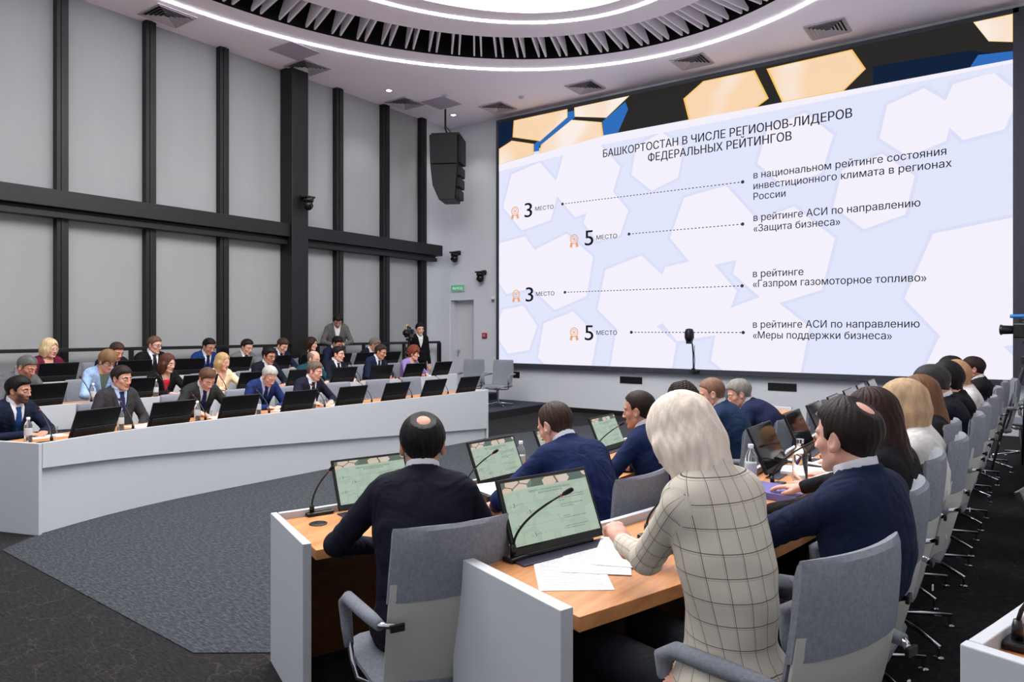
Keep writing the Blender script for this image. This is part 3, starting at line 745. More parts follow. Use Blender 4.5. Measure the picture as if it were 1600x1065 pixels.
# ---------------------------------------------------------------- bottles, glasses, papers
CLEAR = mat('clear_plastic', (235, 240, 240), .08, trans=.92, ior=1.25)
GLASS = mat('clear_glass', (240, 245, 243), .02, trans=1.0, ior=1.3)
def make_bottle():
    r = empty('water_bottle')
    MB().lathe([(0, 0), (.028, 0), (.031, .006), (.030, .05), (.031, .10), (.031, .145), (.022, .172), (.013, .185), (.0125, .20), (0, .20)], n=18).build('body', CLEAR, r, smooth=True)
    MB().lathe([(.0315, .06), (.0318, .062), (.0318, .118), (.0315, .12)], n=18).build('bottle_label', mat('label_white', (190, 196, 200), .6), r, smooth=True)
    MB().lathe([(0, .198), (.0145, .198), (.0145, .215), (.013, .217), (0, .217)], n=16).build('cap', mat('cap_white', (225, 228, 230), .5), r, smooth=True, auto=True)
    return r
_bot = make_bottle()
def bottle(x, y, z, label): return place('bottle', _bot, x, y, z, 0, label, 'bottle', 'clear plastic water bottles')
def make_tumbler():
    r = empty('glass_tumbler')
    MB().lathe([(0, 0), (.027, 0), (.033, .095), (.031, .095), (.026, .008), (0, .008)], n=20).build('wall', GLASS, r, smooth=True, auto=True)
    return r
_tum = make_tumbler()
def tumbler(x, y, z, label): return place('tum', _tum, x, y, z, 0, label, 'glass', 'clear glass tumblers')
PAPER = mat('paper_white', (225, 226, 230), .8); INK = mat('print_grey', (120, 122, 128), .8)
def paper(x, y, z, deg, label, w_=.21, l_=.297, th=.0015, lines=14, group=None, m_=None):
    r = empty('paper_sheet', (x, y, z), rad(deg)); tag(r, label, 'paper', group)
    MB().box((0, 0, th / 2), (w_, l_, th)).build('sheet', m_ or PAPER, r)
    if lines:
        m = MB()
        for k in range(lines):
            yy = l_ / 2 - .03 - k * (l_ - .06) / lines; x0 = -w_ / 2 + .02
            while x0 < w_ / 2 - .03:
                ww = rng.uniform(.008, .028)
                if x0 + ww > w_ / 2 - .015: break
                m.add([(x0, yy, th + .0003), (x0 + ww, yy, th + .0003), (x0 + ww, yy + .0028, th + .0003), (x0, yy + .0028, th + .0003)], [(0, 1, 2, 3)]); x0 += ww + .004
        o = m.build('printed_lines', INK, r); o['kind'] = 'stuff'
    return r
# ---------------------------------------------------------------- people: smooth implicit surfaces turned into meshes
import openvdb
f32 = np.float32
def V(*a): return np.array(a, dtype=np.float64)
def Rx(a): c, s = math.cos(a), math.sin(a); return np.array([[1, 0, 0], [0, c, -s], [0, s, c]])
def Ry(a): c, s = math.cos(a), math.sin(a); return np.array([[c, 0, s], [0, 1, 0], [-s, 0, c]])
def Rz(a): c, s = math.cos(a), math.sin(a); return np.array([[c, -s, 0], [s, c, 0], [0, 0, 1]])
def grid(lo, hi, h):
    ax = [np.arange(lo[i], hi[i] + h, h, dtype=f32) for i in range(3)]
    return ax[0][:, None, None], ax[1][None, :, None], ax[2][None, None, :]
def loc(P, c, R):
    x, y, z = P[0] - f32(c[0]), P[1] - f32(c[1]), P[2] - f32(c[2]); R = R.astype(f32)
    return (x * R[0, 0] + y * R[1, 0] + z * R[2, 0], x * R[0, 1] + y * R[1, 1] + z * R[2, 1], x * R[0, 2] + y * R[1, 2] + z * R[2, 2])
def cap(P, a, b, ra, rb=None, full=False):
    rb = ra if rb is None else rb
    ba = np.asarray(b, float) - np.asarray(a, float); L2 = float(ba @ ba) + 1e-12
    x, y, z = P[0] - f32(a[0]), P[1] - f32(a[1]), P[2] - f32(a[2])
    t = np.clip((x * f32(ba[0]) + y * f32(ba[1]) + z * f32(ba[2])) / f32(L2), 0, 1)
    d = np.sqrt((x - t * f32(ba[0])) ** 2 + (y - t * f32(ba[1])) ** 2 + (z - t * f32(ba[2])) ** 2) - (f32(ra) + f32(rb - ra) * t)
    return (d, t) if full else d
def ell_(P, c, r, R=None):
    x, y, z = loc(P, c, R) if R is not None else (P[0] - f32(c[0]), P[1] - f32(c[1]), P[2] - f32(c[2]))
    k0 = np.sqrt((x / f32(r[0])) ** 2 + (y / f32(r[1])) ** 2 + (z / f32(r[2])) ** 2)
    k1 = np.sqrt((x / f32(r[0] ** 2)) ** 2 + (y / f32(r[1] ** 2)) ** 2 + (z / f32(r[2] ** 2)) ** 2) + f32(1e-6)
    return k0 * (k0 - 1) / k1
def smin(a, b, k):
    h = np.clip(.5 + .5 * (b - a) / k, 0, 1); return b + (a - b) * h - k * h * (1 - h)
def smax(a, b, k): return -smin(-a, -b, k)
def to_mesh(d, lo, h):
    g = openvdb.FloatGrid(1.0); g.copyFromArray(np.ascontiguousarray(d, dtype=f32)); p, q = g.convertToQuads(isovalue=0.0)
    return p.astype(np.float64) * h + np.asarray(lo, float), q
def make_obj(name, parts, m, parent, attrs=None, smooth=True):
    vs_, fs, o = [], [], 0
    for v, q in parts: vs_.append(v); fs.append(q.astype(np.int64) + o); o += len(v)
    v = np.concatenate(vs_); q = np.concatenate(fs); me = bpy.data.meshes.new(name)
    me.vertices.add(len(v)); me.vertices.foreach_set('co', v.astype(f32).ravel())
    me.loops.add(q.size); me.loops.foreach_set('vertex_index', q.astype(np.int32).ravel())
    me.polygons.add(len(q)); me.polygons.foreach_set('loop_start', np.arange(0, q.size, 4, dtype=np.int32))
    if smooth: me.polygons.foreach_set('use_smooth', np.ones(len(q), dtype=bool))
    for nm, tp, arr in attrs or []:
        at = me.attributes.new(nm, tp, 'POINT'); at.data.foreach_set('color' if tp == 'FLOAT_COLOR' else 'vector', arr.astype(f32).ravel())
    me.update(calc_edges=True); me.validate(); me.materials.append(m)
    ob = bpy.data.objects.new(name, me); COL.objects.link(ob); ob.parent = parent; return ob

# ---- head in its own frame: origin between the ears at eye height, +y is the face, z up
def skull(P, fem=False, wide=1.0):
    ax = np.abs(P[0]); Q = (ax, P[1], P[2]); w_ = wide
    d = ell_(P, (0, -.014, .030), (.0765 * w_, .097, .090))
    d = smin(d, ell_(P, (0, .020, -.032), (.058 * w_, .066, .084)), .02)
    nk = .049 if fem else .055
    return smin(d, cap(P, (0, -.030, -.04), (0, -.050, -.16), nk, nk + .002), .02)
def head_sdf(P, fem=False, wide=1.0):
    ax = np.abs(P[0]); Q = (ax, P[1], P[2]); w_ = wide
    d = ell_(P, (0, -.014, .030), (.0765 * w_, .097, .090))
    d = smin(d, ell_(P, (0, .020, -.032), (.058 * w_, .066, .084)), .02)
    d = smin(d, cap(Q, (.047 * w_, -.004, -.062), (.014, .060, -.101), .018, .016), .022)
    d = smin(d, ell_(P, (0, .067, -.103), (.019, .017, .014)), .014)
    d = smin(d, ell_(Q, (.040 * w_, .052, -.024), (.020, .022, .020)), .018)
    d = smin(d, cap(Q, (.014, .082, .020), (.046, .068, .018), .010, .009), .012)
    d = smax(d, -ell_(Q, (.032, .101, -.001), (.020, .022, .013)), .012)
    d = smin(d, ell_(Q, (.031, .0735, -.002), (.0155, .0145, .0118)), .003)
    d = smin(d, cap(P, (0, .084, .008), (0, .1030, -.034), .0068, .0098), .009)
    d = smin(d, ell_(Q, (.0120, .095, -.038), (.0082, .011, .0072)), .006)
    d = smin(d, ell_(P, (0, .080, -.066), (.024, .012, .0060)), .005)
    d = smin(d, ell_(P, (0, .079, -.075), (.020, .012, .0062)), .004)
    d = smax(d, -ell_(P, (0, .095, -.0702), (.023, .008, .0016)), .003)
    ear = ell_(Q, (.079 * w_, -.012, -.008), (.011, .021, .033), Rx(.2) @ Rz(-.35))
    ear = smax(ear, -ell_(Q, (.088 * w_, -.006, -.004), (.007, .012, .020)), .006)
    ear = smin(ear, ell_(Q, (.076 * w_, -.002, -.033), (.009, .011, .011)), .008)
    d = smin(d, ear, .008)
    nk = .049 if fem else .055
    d = smin(d, cap(P, (0, -.030, -.04), (0, -.050, -.16), nk, nk + .002), .02)
    return d
def head_mask(v, beard):
    x, y, z = np.abs(v[:, 0]), v[:, 1], v[:, 2]
    sg = lambda t: 1 / (1 + np.exp(-np.clip(t, -30, 30)))
    m = np.zeros((len(v), 4))
    m[:, 0] = sg((1 - ((x / .024) ** 2 + ((z + .0705) / .0105) ** 2)) * 6) * (y > .07)
    zb = .021 - ((x - .030) / .03) ** 2 * .006
    m[:, 1] = sg((.0066 - np.abs(z - zb)) * 1100) * sg((.019 - np.abs(x - .031)) * 500) * (y > .05)
    e = (1 - (((x - .031) / .0130) ** 2 + ((z + .002) / .0052) ** 2))
    m[:, 2] = sg(e * 14 - 2) * (y > .07)
    m[:, 3] = sg((1 - (((x - .031) / .0062) ** 2 + ((z + .002) / .0070) ** 2)) * 6) * (e > 0) * (y > .07)
    if beard:
        b = sg((-.050 - z + np.clip((x - .03) * .9, 0, .03)) * 160) * sg((z + .125) * 200) * sg((y - .012) * 120) * (1 - m[:, 0])
        m[:, 1] = np.maximum(m[:, 1], b * beard)
    return m
def hairline(style, y):
    pts = {'short': ([-.12, -.075, -.03, -.012, .002, .018, .030, .050, .062, .09], [-.058, -.060, -.038, -.010, .012, -.012, .0, .040, .060, .066]),
           'receding': ([-.12, -.075, -.03, -.012, .002, .018, .028, .040, .052, .07], [-.075, -.080, -.045, -.012, .012, -.01, .03, .080, .105, .14]),
           'crop': ([-.12, -.075, -.03, -.012, .002, .018, .030, .045, .060, .09], [-.062, -.066, -.040, -.005, .016, .004, .02, .050, .070, .075]),
           'fringe': ([-.12, -.075, -.03, -.012, .002, .02, .040, .060, .075, .12], [-.09, -.090, -.07, -.04, -.03, -.03, -.01, .025, .035, .04])}[style]
    return np.interp(y, *pts).astype(f32)
def hair_sdf(P, st, wide=1.0):
    kind = st[0]; t = st[1] if len(st) > 1 else .010; ax = np.abs(P[0]); Q = (ax, P[1], P[2])
    th = np.arctan2(P[0] * np.ones_like(P[1]), -P[1])
    groove = f32(.0007) * (np.sin(th * 31 + np.sin(P[2] * 40) * 2.0) + np.sin(th * 17 + P[2] * 35))
    if kind in ('short', 'receding', 'crop', 'fringe', 'bald', 'spot'):
        hl = {'bald': 'receding', 'spot': 'short'}.get(kind, kind); fm = kind == 'fringe'
        taper = np.clip((P[2] + f32(.085)) / f32(.12), 0, 1); taper = taper * taper * (3 - 2 * taper) if not fm else np.clip(taper * 1.3 + .2, 0, 1)
        hlv = hairline(hl, P[1]) + f32(.032) * np.clip((ax - .045) / .03, 0, 1) * (P[1] > .025) - f32(.004)
        edge = np.clip((P[2] - hlv) / f32(.016 if not fm else .010), 0, 1); edge = edge * edge * (3 - 2 * edge)
        if kind == 'spot':
            r_ = np.sqrt(((P[0] - .004) / .030) ** 2 + ((P[1] + .072) / .034) ** 2 + ((P[2] - .105) / .034) ** 2); edge = edge * np.clip((r_ - .72) * .95, 0, 1)
        if kind == 'bald':
            r_ = np.sqrt((P[0] / .060) ** 2 + ((P[1] - .01) / .085) ** 2 + ((P[2] - .110) / .060) ** 2); edge = edge * np.clip((r_ - .90) * 1.6, 0, 1)
        d = skull(P, fm, wide)
        if fm: d = smin(d, ell_(P, (0, -.010, .06), (.070, .085, .068 + t)), .02)
        vol = f32(t) * taper
        if kind in ('short', 'spot', 'crop'): vol = vol + f32(t * .55) * np.clip((P[2] - .045) / .05, 0, 1) * np.clip((P[1] + .05) / .08, 0, 1) * (1 + .35 * np.sin(P[0] * 38 + 1))
        d = d - (vol + f32(.0022)) * edge + f32(.0035) * (1 - edge)
        if t > .020: d = d + f32(.004) * np.sin(P[0] * 170 + P[2] * 60) * np.sin(P[2] * 190 + P[1] * 150)
        d = d + groove * edge
        d = smax(d, -ell_(Q, (.088, -.010, -.010), (.018, .020, .034)), .004)
        return smax(d, (hlv - f32(.004) - P[2]) * f32(.8), .002)
    L = st[2]   # long hair: distance the hair hangs below eye level
    if kind == 'bob':
        d = ell_(P, (0, -.016, .036), (.0765 + t, .098 + t, .092 + t))
        d = smin(d, ell_(P, (0, -.030, -.035), (.098 + t * .6, .094 + t * .5, .075)), .035)
        d = smin(d, cap(Q, (.078, .012, -.01), (.066, -.005, -L + .02), .030, .022), .03)
        d = smin(d, ell_(P, (0, -.052, -L * .62), (.088, .062, L * .46)), .03)
        d = d + groove * f32(1.3)
        face = ell_(P, (0, .085, -.035), (.056, .066, .105)); face = np.minimum(face, ell_(P, (0, .075, -.11), (.055, .08, .06)))
        d = smax(d, -face, .010)
        return smax(d, (-L - P[2]) * f32(.7), .02)
    # straight long hair falling behind the shoulders
    d = ell_(P, (0, -.016, .034), (.0765 + t, .098 + t, .091 + t))
    d = smin(d, cap(Q, (.055, -.030, .0), (.046, -.125, -L), .044, .020), .04)
    d = smin(d, cap(P, (0, -.060, -.02), (0, -.140, -L * .97), .070, .034), .03)
    d = smin(d, cap(Q, (.072, .020, .02), (.068, .0, -min(L, .16)), .022, .018), .02)
    d = d + groove * f32(1.6)
    face = ell_(P, (0, .090, -.030), (.055, .072, .098))
    return smax(d, -face, .010)
# ---- hand in its own frame: wrist at origin, fingers +y, palm faces -z, thumb at +x
def hand_sdf(P, curl, spread=1.0):
    d = ell_(P, (.002, .048, -.002), (.041, .052, .0165))
    d = smin(d, cap(P, (0, -.03, 0), (0, .03, 0), .026, .024), .02)
    d = smax(d, np.abs(P[2]) - f32(.017), .006)
    d = smin(d, cap(P, (0, -.05, 0), (0, .005, 0), .0245, .024), .014)
    for i, (x, ln, r) in enumerate(((.030, .072, .0092), (.010, .080, .0094), (-.010, .074, .0090), (-.029, .058, .0080))):
        p = V(x, .088 - abs(x - .01) * .25, 0); a = curl * (.8 + .12 * i); dx = x * .25 * spread; fd = 1e3
        for k, fr in enumerate((.46, .30, .24)):
            a_k = a * (.7 + k * .75); q = p + V(dx * fr, math.cos(a_k), -math.sin(a_k)) * ln * fr * V(1 / (ln * fr) if 0 else 1, 1, 1)
            fd = np.minimum(fd, cap(P, p, q, r - k * .0006, r - (k + 1) * .0006)); p = q
        d = smin(d, fd, .005)
    t0, t1, t2, t3 = V(.022, .018, -.006), V(.048, .046, -.014 - curl * .01), V(.052 - curl * .012, .074, -.02 - curl * .022), V(.044 - curl * .022, .094, -.026 - curl * .03)
    th = smin(cap(P, t0, t1, .0165, .012), cap(P, t1, t2, .0118, .0105), .006); th = smin(th, cap(P, t2, t3, .0102, .0085), .004)
    return smin(d, th, .008)

def cloth_mat(name, rgb, rough=.85, weave=700, var=.08):
    if name in _mats: return _mats[name]
    m = mat(name, rgb, rough, noise=(14, var), bump=(weave, .12), spec=.2); nt = m.node_tree; b = nt.nodes['Principled BSDF']
    old = b.inputs['Normal'].links[0].from_node; tc = nt.nodes.new('ShaderNodeTexCoord'); n = nt.nodes.new('ShaderNodeTexNoise')
    n.inputs['Scale'].default_value = 7; n.inputs['Detail'].default_value = 2; n.inputs['Distortion'].default_value = 1.6
    bp = nt.nodes.new('ShaderNodeBump'); bp.inputs['Strength'].default_value = .55; bp.inputs['Distance'].default_value = .035
    nt.links.new(tc.outputs['Object'], n.inputs['Vector']); nt.links.new(n.outputs[0], bp.inputs['Height']); nt.links.new(bp.outputs[0], old.inputs['Normal'])
    return m
def skin_mat(tone, brow, beard=False):
    nm = 'skin_%d_%d_%d_%d' % (tuple(tone) + (brow[0],))
    if nm in _mats: return _mats[nm]
    m = mat(nm, tone, .5, spec=.35); nt = m.node_tree; b = nt.nodes['Principled BSDF']
    b.inputs['Subsurface Weight'].default_value = .06; b.inputs['Subsurface Radius'].default_value = (.01, .004, .002)
    tc = nt.nodes.new('ShaderNodeTexCoord'); n = nt.nodes.new('ShaderNodeTexNoise'); n.inputs['Scale'].default_value = 22; n.inputs['Detail'].default_value = 3
    nt.links.new(tc.outputs['Object'], n.inputs['Vector'])
    mr = nt.nodes.new('ShaderNodeMapRange'); mr.inputs[1].default_value = .35; mr.inputs[2].default_value = .65; nt.links.new(n.outputs[0], mr.inputs[0])
    mx = nt.nodes.new('ShaderNodeMix'); mx.data_type = 'RGBA'; c = lin(tone)
    mx.inputs[6].default_value = c; mx.inputs[7].default_value = (min(1, c[0] * 1.04), c[1] * .88, c[2] * .84, 1); nt.links.new(mr.outputs[0], mx.inputs[0])
    src = mx.outputs[2]; at = nt.nodes.new('ShaderNodeAttribute'); at.attribute_name = 'mask'; sp = nt.nodes.new('ShaderNodeSeparateColor'); nt.links.new(at.outputs['Color'], sp.inputs[0])
    for sock, col, k in ((sp.outputs[0], (min(255, tone[0] * .88), tone[1] * .55, tone[2] * .52), .75), (sp.outputs[1], brow, 1.0), (sp.outputs[2], (168, 156, 148), 1), (at.outputs['Alpha'], (30, 22, 18), 1)):
        q = nt.nodes.new('ShaderNodeMix'); q.data_type = 'RGBA'; q.inputs[7].default_value = lin(col)
        mu = nt.nodes.new('ShaderNodeMath'); mu.operation = 'MULTIPLY'; mu.inputs[1].default_value = k; nt.links.new(sock, mu.inputs[0]); nt.links.new(mu.outputs[0], q.inputs[0])
        nt.links.new(src, q.inputs[6]); src = q.outputs[2]
    nt.links.new(src, b.inputs['Base Color']); return m
def hair_mat(rgb):
    nm = 'hair_%d_%d_%d' % tuple(rgb)
    if nm in _mats: return _mats[nm]
    m = mat(nm, rgb, .55, spec=.2, noise=(38, .22, (1, 1, .12)), bump=(160, .35, (1, 1, .08))); return m
def plaid_mat():
    if 'plaid_wool' in _mats: return _mats['plaid_wool']
    m = mat('plaid_wool', (200, 193, 178), .9, bump=(500, .12), spec=.2); nt = m.node_tree; b = nt.nodes['Principled BSDF']
    at = nt.nodes.new('ShaderNodeAttribute'); at.attribute_name = 'cloth'; sp = nt.nodes.new('ShaderNodeSeparateXYZ'); nt.links.new(at.outputs['Vector'], sp.inputs[0])
    outs = []
    for i, per in ((0, .054), (1, .060)):
        for off, wdt, k in ((0, .034, 1.), (.08, .016, .6)):
            dv = nt.nodes.new('ShaderNodeMath'); dv.operation = 'DIVIDE'; dv.inputs[1].default_value = per; nt.links.new(sp.outputs[i], dv.inputs[0])
            ad = nt.nodes.new('ShaderNodeMath'); ad.operation = 'ADD'; ad.inputs[1].default_value = 100 + off; nt.links.new(dv.outputs[0], ad.inputs[0])
            fr = nt.nodes.new('ShaderNodeMath'); fr.operation = 'FRACT'; nt.links.new(ad.outputs[0], fr.inputs[0])
            lt = nt.nodes.new('ShaderNodeMath'); lt.operation = 'LESS_THAN'; lt.inputs[1].default_value = wdt; nt.links.new(fr.outputs[0], lt.inputs[0])
            mu = nt.nodes.new('ShaderNodeMath'); mu.operation = 'MULTIPLY'; mu.inputs[1].default_value = k; nt.links.new(lt.outputs[0], mu.inputs[0]); outs.append(mu.outputs[0])
    s = outs[0]
    for o in outs[1:]:
        mx = nt.nodes.new('ShaderNodeMath'); mx.operation = 'MAXIMUM'; nt.links.new(s, mx.inputs[0]); nt.links.new(o, mx.inputs[1]); s = mx.outputs[0]
    q = nt.nodes.new('ShaderNodeMix'); q.data_type = 'RGBA'; q.inputs[6].default_value = lin((200, 193, 178)); q.inputs[7].default_value = lin((84, 78, 72))
    nt.links.new(s, q.inputs[0]); nt.links.new(q.outputs[2], b.inputs['Base Color']); return m

def ik(S, W, l1, l2, pole):
    D = W - S; L = np.linalg.norm(D)
    if L > (l1 + l2) * .995: D = D * ((l1 + l2) * .995 / L); L = np.linalg.norm(D); W = S + D
    u = D / L; a = (l1 * l1 - l2 * l2 + L * L) / (2 * L); hgt = math.sqrt(max(l1 * l1 - a * a, 0))
    p = pole - u * (pole @ u); p /= np.linalg.norm(p) + 1e-9
    return S + u * a + p * hgt, W

def person(label, x, y, zf, heading, ht=1.30, lean=(8, 14), twist=0, sidelean=0, head=(0, 12, 0), hands='clasp', suit=(26, 32, 48), shirt=(214, 216, 222), tie=(28, 34, 60),
           hair=('short', .010), hcol=(26, 22, 20), tone=(206, 158, 132), fem=False, bulk=1.0, beard=0, lod=1, front=True, stand=False, glasses=False, trousers=(18, 20, 26),
           plaid=False, top=None, lhand=None, rhand=None, by_head=True, longcoat=False, brow=None, wide=1.0, hipk=1.0, lhw=None, rhw=None, poles=None, deskz=.735, facing=None):
    """x, y is where the head stands in the room (by_head) ; heading in degrees, 0 looks along +y"""
    hz, bz, nz = {0: (.0055, .014, .0065), 1: (.0042, .011, .0055), 2: (.0028, .0075, .0040)}[lod]
    b = bulk * (.93 if fem else 1.0)
    P0 = V(0, 0, .92 if stand else .55); ls = .24 + .27
    a1, a2 = rad(lean[0]), rad(lean[1]); tw = Rz(rad(twist)) @ Ry(rad(sidelean))
    A = tw @ Rx(-a1); B = tw @ Rx(-(a1 + a2))
    hy, hp, hr = [rad(q) for q in head]; Rh = Rz(rad(twist) + hy) @ Rx(-hp) @ Ry(hr)
    def build(s):
        P1 = P0 + A @ V(0, 0, .24 * s); P2 = P1 + B @ V(0, 0, .27 * s)
        nd = (B @ V(0, 0, 1)) * .55 + Rh @ V(0, 0, 1) * .45 + tw @ V(0, .12, 0); nd /= np.linalg.norm(nd)
        P3 = P2 + nd * .046; Hc = P3 + Rh @ V(0, .035, .082); return P1, P2, P3, Hc, nd
    s = 1.0
    for _ in range(8):
        r = build(s); topz = r[3][2] + .12; s *= 1 + (ht - topz) / .5
    s = min(max(s, .8), 1.25); P1, P2, P3, Hc, nd = build(s)
    hs = .96 if fem else 1.0
    root = empty('person', (0, 0, zf), rad(heading)); cs, sn = math.cos(rad(heading)), math.sin(rad(heading))
    off = (Hc[0] * cs - Hc[1] * sn, Hc[0] * sn + Hc[1] * cs) if by_head else (0, 0)
    root.location = (x - off[0], y - off[1], zf)
    tag(root, label, 'person')
    sh = .158 * b
    SL_, SR_ = P2 + B @ V(-sh, -.004, -.062), P2 + B @ V(sh, -.004, -.062)
    dk = deskz + .030
    sets = {'clasp': ((V(-.075, .42, dk), V(.8, .62, -.10), .9), (V(.075, .40, dk), V(-.8, .62, -.10), .9)),
            'desk': ((V(-.16, .40, dk), V(.35, .94, -.05), .35), (V(.16, .40, dk), V(-.35, .94, -.05), .35)),
            'write': ((V(-.15, .38, dk), V(.7, .7, -.05), .5), (V(.12, .40, dk + .01), V(-.5, .86, -.25), 1.0)),
            'phone': ((V(-.07, .34, dk + .05), V(.5, .8, .3), .9), (V(.06, .34, dk + .05), V(-.5, .8, .3), .9)),
            'lap': ((V(-.12, .26, .66), V(.5, .85, -.1), .5), (V(.12, .26, .66), V(-.5, .85, -.1), .5)),
            'stand': ((V(-.08, .30, 1.12), V(.7, .6, .3), .9), (V(.08, .30, 1.12), V(-.7, .6, .3), .9)),
            'side': ((V(-.25, .06, .80), V(0, .15, -1), .4), (V(.25, .06, .80), V(0, .15, -1), .4))}[hands]
    def tolocal(w3):
        dx, dy = w3[0] - root.location.x, w3[1] - root.location.y; return V(dx * cs + dy * sn, -dx * sn + dy * cs, w3[2] - zf)
    if lhw: lhand = (tolocal(lhw[0]), V(*lhw[1]), lhw[2])
    if rhw: rhand = (tolocal(rhw[0]), V(*rhw[1]), rhw[2])
    lh = lhand or sets[0]; rh = rhand or sets[1]
    arms = []
    for S_, hd, sx in ((SL_, lh, -1), (SR_, rh, 1)):
        pole = B @ V(sx * .85, -.45, -.42) if not (stand and hands == 'side') else V(sx * .3, -1, 0)
        if poles: pole = V(sx * poles[0], poles[1], poles[2])
        E_, W_ = ik(S_, np.array(hd[0], float), .285 * (.95 if fem else 1), .255 * (.95 if fem else 1), pole); arms.append((S_, E_, W_, np.array(hd[1], float), hd[2], sx))
    # --- body mesh: trunk, limbs, head and hands in one object
    hipz = P0[2]
    if stand: legs = [(V(sx * .09, 0, .88), V(sx * .11, .015, .48), V(sx * .12, -.01, .09)) for sx in (-1, 1)]
    else: legs = [(V(sx * .095, .03, .555), V(sx * .12, .44, .55), V(sx * .12, .38 if sx < 0 else .44, .09)) for sx in (-1, 1)]
    def trunk(P, grow=0.0, part='all'):
        d = ell_(P, P1 + B @ V(0, -.004, .10 * s), ((.168 * b) + grow, .112 * b + grow, .195 * s + grow * .5), B)
        d = smin(d, cap(P, P2 + B @ V(-sh + .03, -.005, -.058), P2 + B @ V(sh - .03, -.005, -.058), .052 + grow), .06)
        d = smin(d, cap(P, P2 + B @ V(0, -.012, -.015), P2 + B @ V(-sh * .75, -.01, -.045), .038 + grow, .034 + grow), .03)
        d = smin(d, cap(P, P2 + B @ V(0, -.012, -.015), P2 + B @ V(sh * .75, -.01, -.045), .038 + grow, .034 + grow), .03)
        wst = .128 if fem else .150
        d = smin(d, ell_(P, P0 + A @ V(0, .004, .15 * s), (wst * b * (.5 + .5 * hipk) + grow, .112 * bulk * hipk + grow, .20 * s), A), .05)
        d = smin(d, ell_(P, P0 + A @ V(0, -.012, .02), (.172 * b * hipk + grow, .130 * b * hipk + grow, .115), A), .06)
        return d
    lo = np.minimum(np.minimum(P0, P2), np.minimum(arms[0][2], arms[1][2])) - V(.30, .26, .22)
    hi = np.maximum(np.maximum(P0, P2), np.maximum(np.maximum(arms[0][2], arms[1][2]), np.maximum(arms[0][1], arms[1][1]))) + V(.26, .24, .14)
    lo[0] = min(lo[0], arms[0][1][0] - .12); hi[0] = max(hi[0], arms[1][1][0] + .12)
    lob = lo.copy(); lob[2] = 0.02; hib = hi.copy(); hib[1] = max(hib[1], .60 if not stand else .3)
    hb = .016 if lod < 2 else .013
    P = grid(lob, hib, hb)
    d = trunk(P, -.004)
    for S_, E_, W_, f_, c_, sx in arms:
        d = smin(d, cap(P, S_, E_, .044, .037), .03); d = smin(d, cap(P, E_, W_, .036, .026), .02)
    for h_, k_, a_ in legs:
        d = smin(d, cap(P, h_, k_, .078, .056), .04); d = smin(d, cap(P, k_, a_, .052, .040), .02); d = smin(d, cap(P, a_, a_ + V(0, .13, -.045), .034, .026), .02)
    d = smin(d, cap(P, P2 - nd * .03, P3, .056), .02)
    parts = [to_mesh(d, lob, hb)]; nb = len(parts[0][0])
    PH = grid((-.115, -.125, -.17), (.115, .135, .14), hz)
    hv, hq = to_mesh(head_sdf(PH, fem, wide), (-.115, -.125, -.17), hz)
    mask = head_mask(hv, beard); parts.append(((Rh @ (hv * hs).T).T + Hc, hq))
    if front == 'back' and hands is None: pass
    nh = 0
    for S_, E_, W_, f_, c_, sx in arms:
        f_ = f_ / np.linalg.norm(f_); upv = V(0, 0, 1) if abs(f_[2]) < .8 else V(0, 1, 0)
        xx = np.cross(f_, upv); xx /= np.linalg.norm(xx); zz = np.cross(xx, f_); HR = np.stack([xx, f_, zz], 1)
        PG = grid((-.065, -.055, -.115), (.085, .185, .045), nz)
        v, q = to_mesh(hand_sdf(PG, c_), (-.065, -.055, -.115), nz)
        if sx > 0: v = v * V(-1, 1, 1); q = q[:, ::-1]
        v = (HR @ (v * (.92 if fem else 1.0)).T).T + W_; parts.append((v, q)); nh += len(v)
    mk = np.concatenate([np.zeros((nb, 4)), mask, np.zeros((nh, 4))])
    make_obj('body', parts, skin_mat(tone, brow or hcol), root, [('mask', 'FLOAT_COLOR', mk)])
    # --- jacket
    hj = bz; P = grid(lo, hi, hj); g = .020
    def arms_sdf(P, r0=.058, r1=.050, r2=.046, r3=.036, k=.95):
        o = None
        for S_, E_, W_, f_, c_, sx in arms:
            d1, t1 = cap(P, S_, E_, r0, r1, True); d2, t2 = cap(P, E_, E_ + (W_ - E_) * k, r2, r3, True)
            d1 = d1 + f32(.0025) * np.sin(t1 * 42 + P[2] * 30) * np.clip(t1 * 2 - .8, 0, 1); d2 = d2 + f32(.0030) * np.sin(t2 * 34 + P[0] * 50) * np.clip(1 - t2 * 1.7, 0, 1)
            a = smin(d1, d2, .02); o = a if o is None else np.minimum(o, a)
        return o
    rr = 0.90 if fem else 1.0
    tr = trunk(P, g)
    if longcoat: tr = smin(tr, ell_(P, P0 + V(0, -.03, -.02), (.185, .165, .16)), .05); tr = smin(tr, cap(P, P0 + V(0, -.02, 0), P0 + V(0, -.04, -.25), .155, .205), .06)
    av = arms_sdf(P, .058 * rr, .050 * rr, .046 * rr, .036 * rr)
    jd = smin(tr, av, .030)
    qx, qy, qz = loc(P, P1, B); zn = .27 * s
    back_w = f32(.0022) * np.sin(qz * 55 + np.sin(qx * 14) * 2.0) * np.clip(-qy * 12, 0, 1) * np.clip(1.2 - np.abs(qz - .02) * 6, 0, 1)
    jd = jd + back_w
    jd = jd + f32(.0050) * np.exp(-((tr - av) / f32(.009)) ** 2) * (qz > .04)
    jd = jd + f32(.0022) * np.exp(-(qx / f32(.008)) ** 2) * (qy < -.04)
    axis_d, axis_t = cap(P, P2 - nd * .05, P2 + nd * .06, 1e-3, 1e-3, True); along = (axis_t * .11 - .05)
    col = cap(P, P2 - nd * .05, P2 + nd * (.030 if plaid else .006 if fem else .020), .086, .076); jd = smin(jd, col, .004)
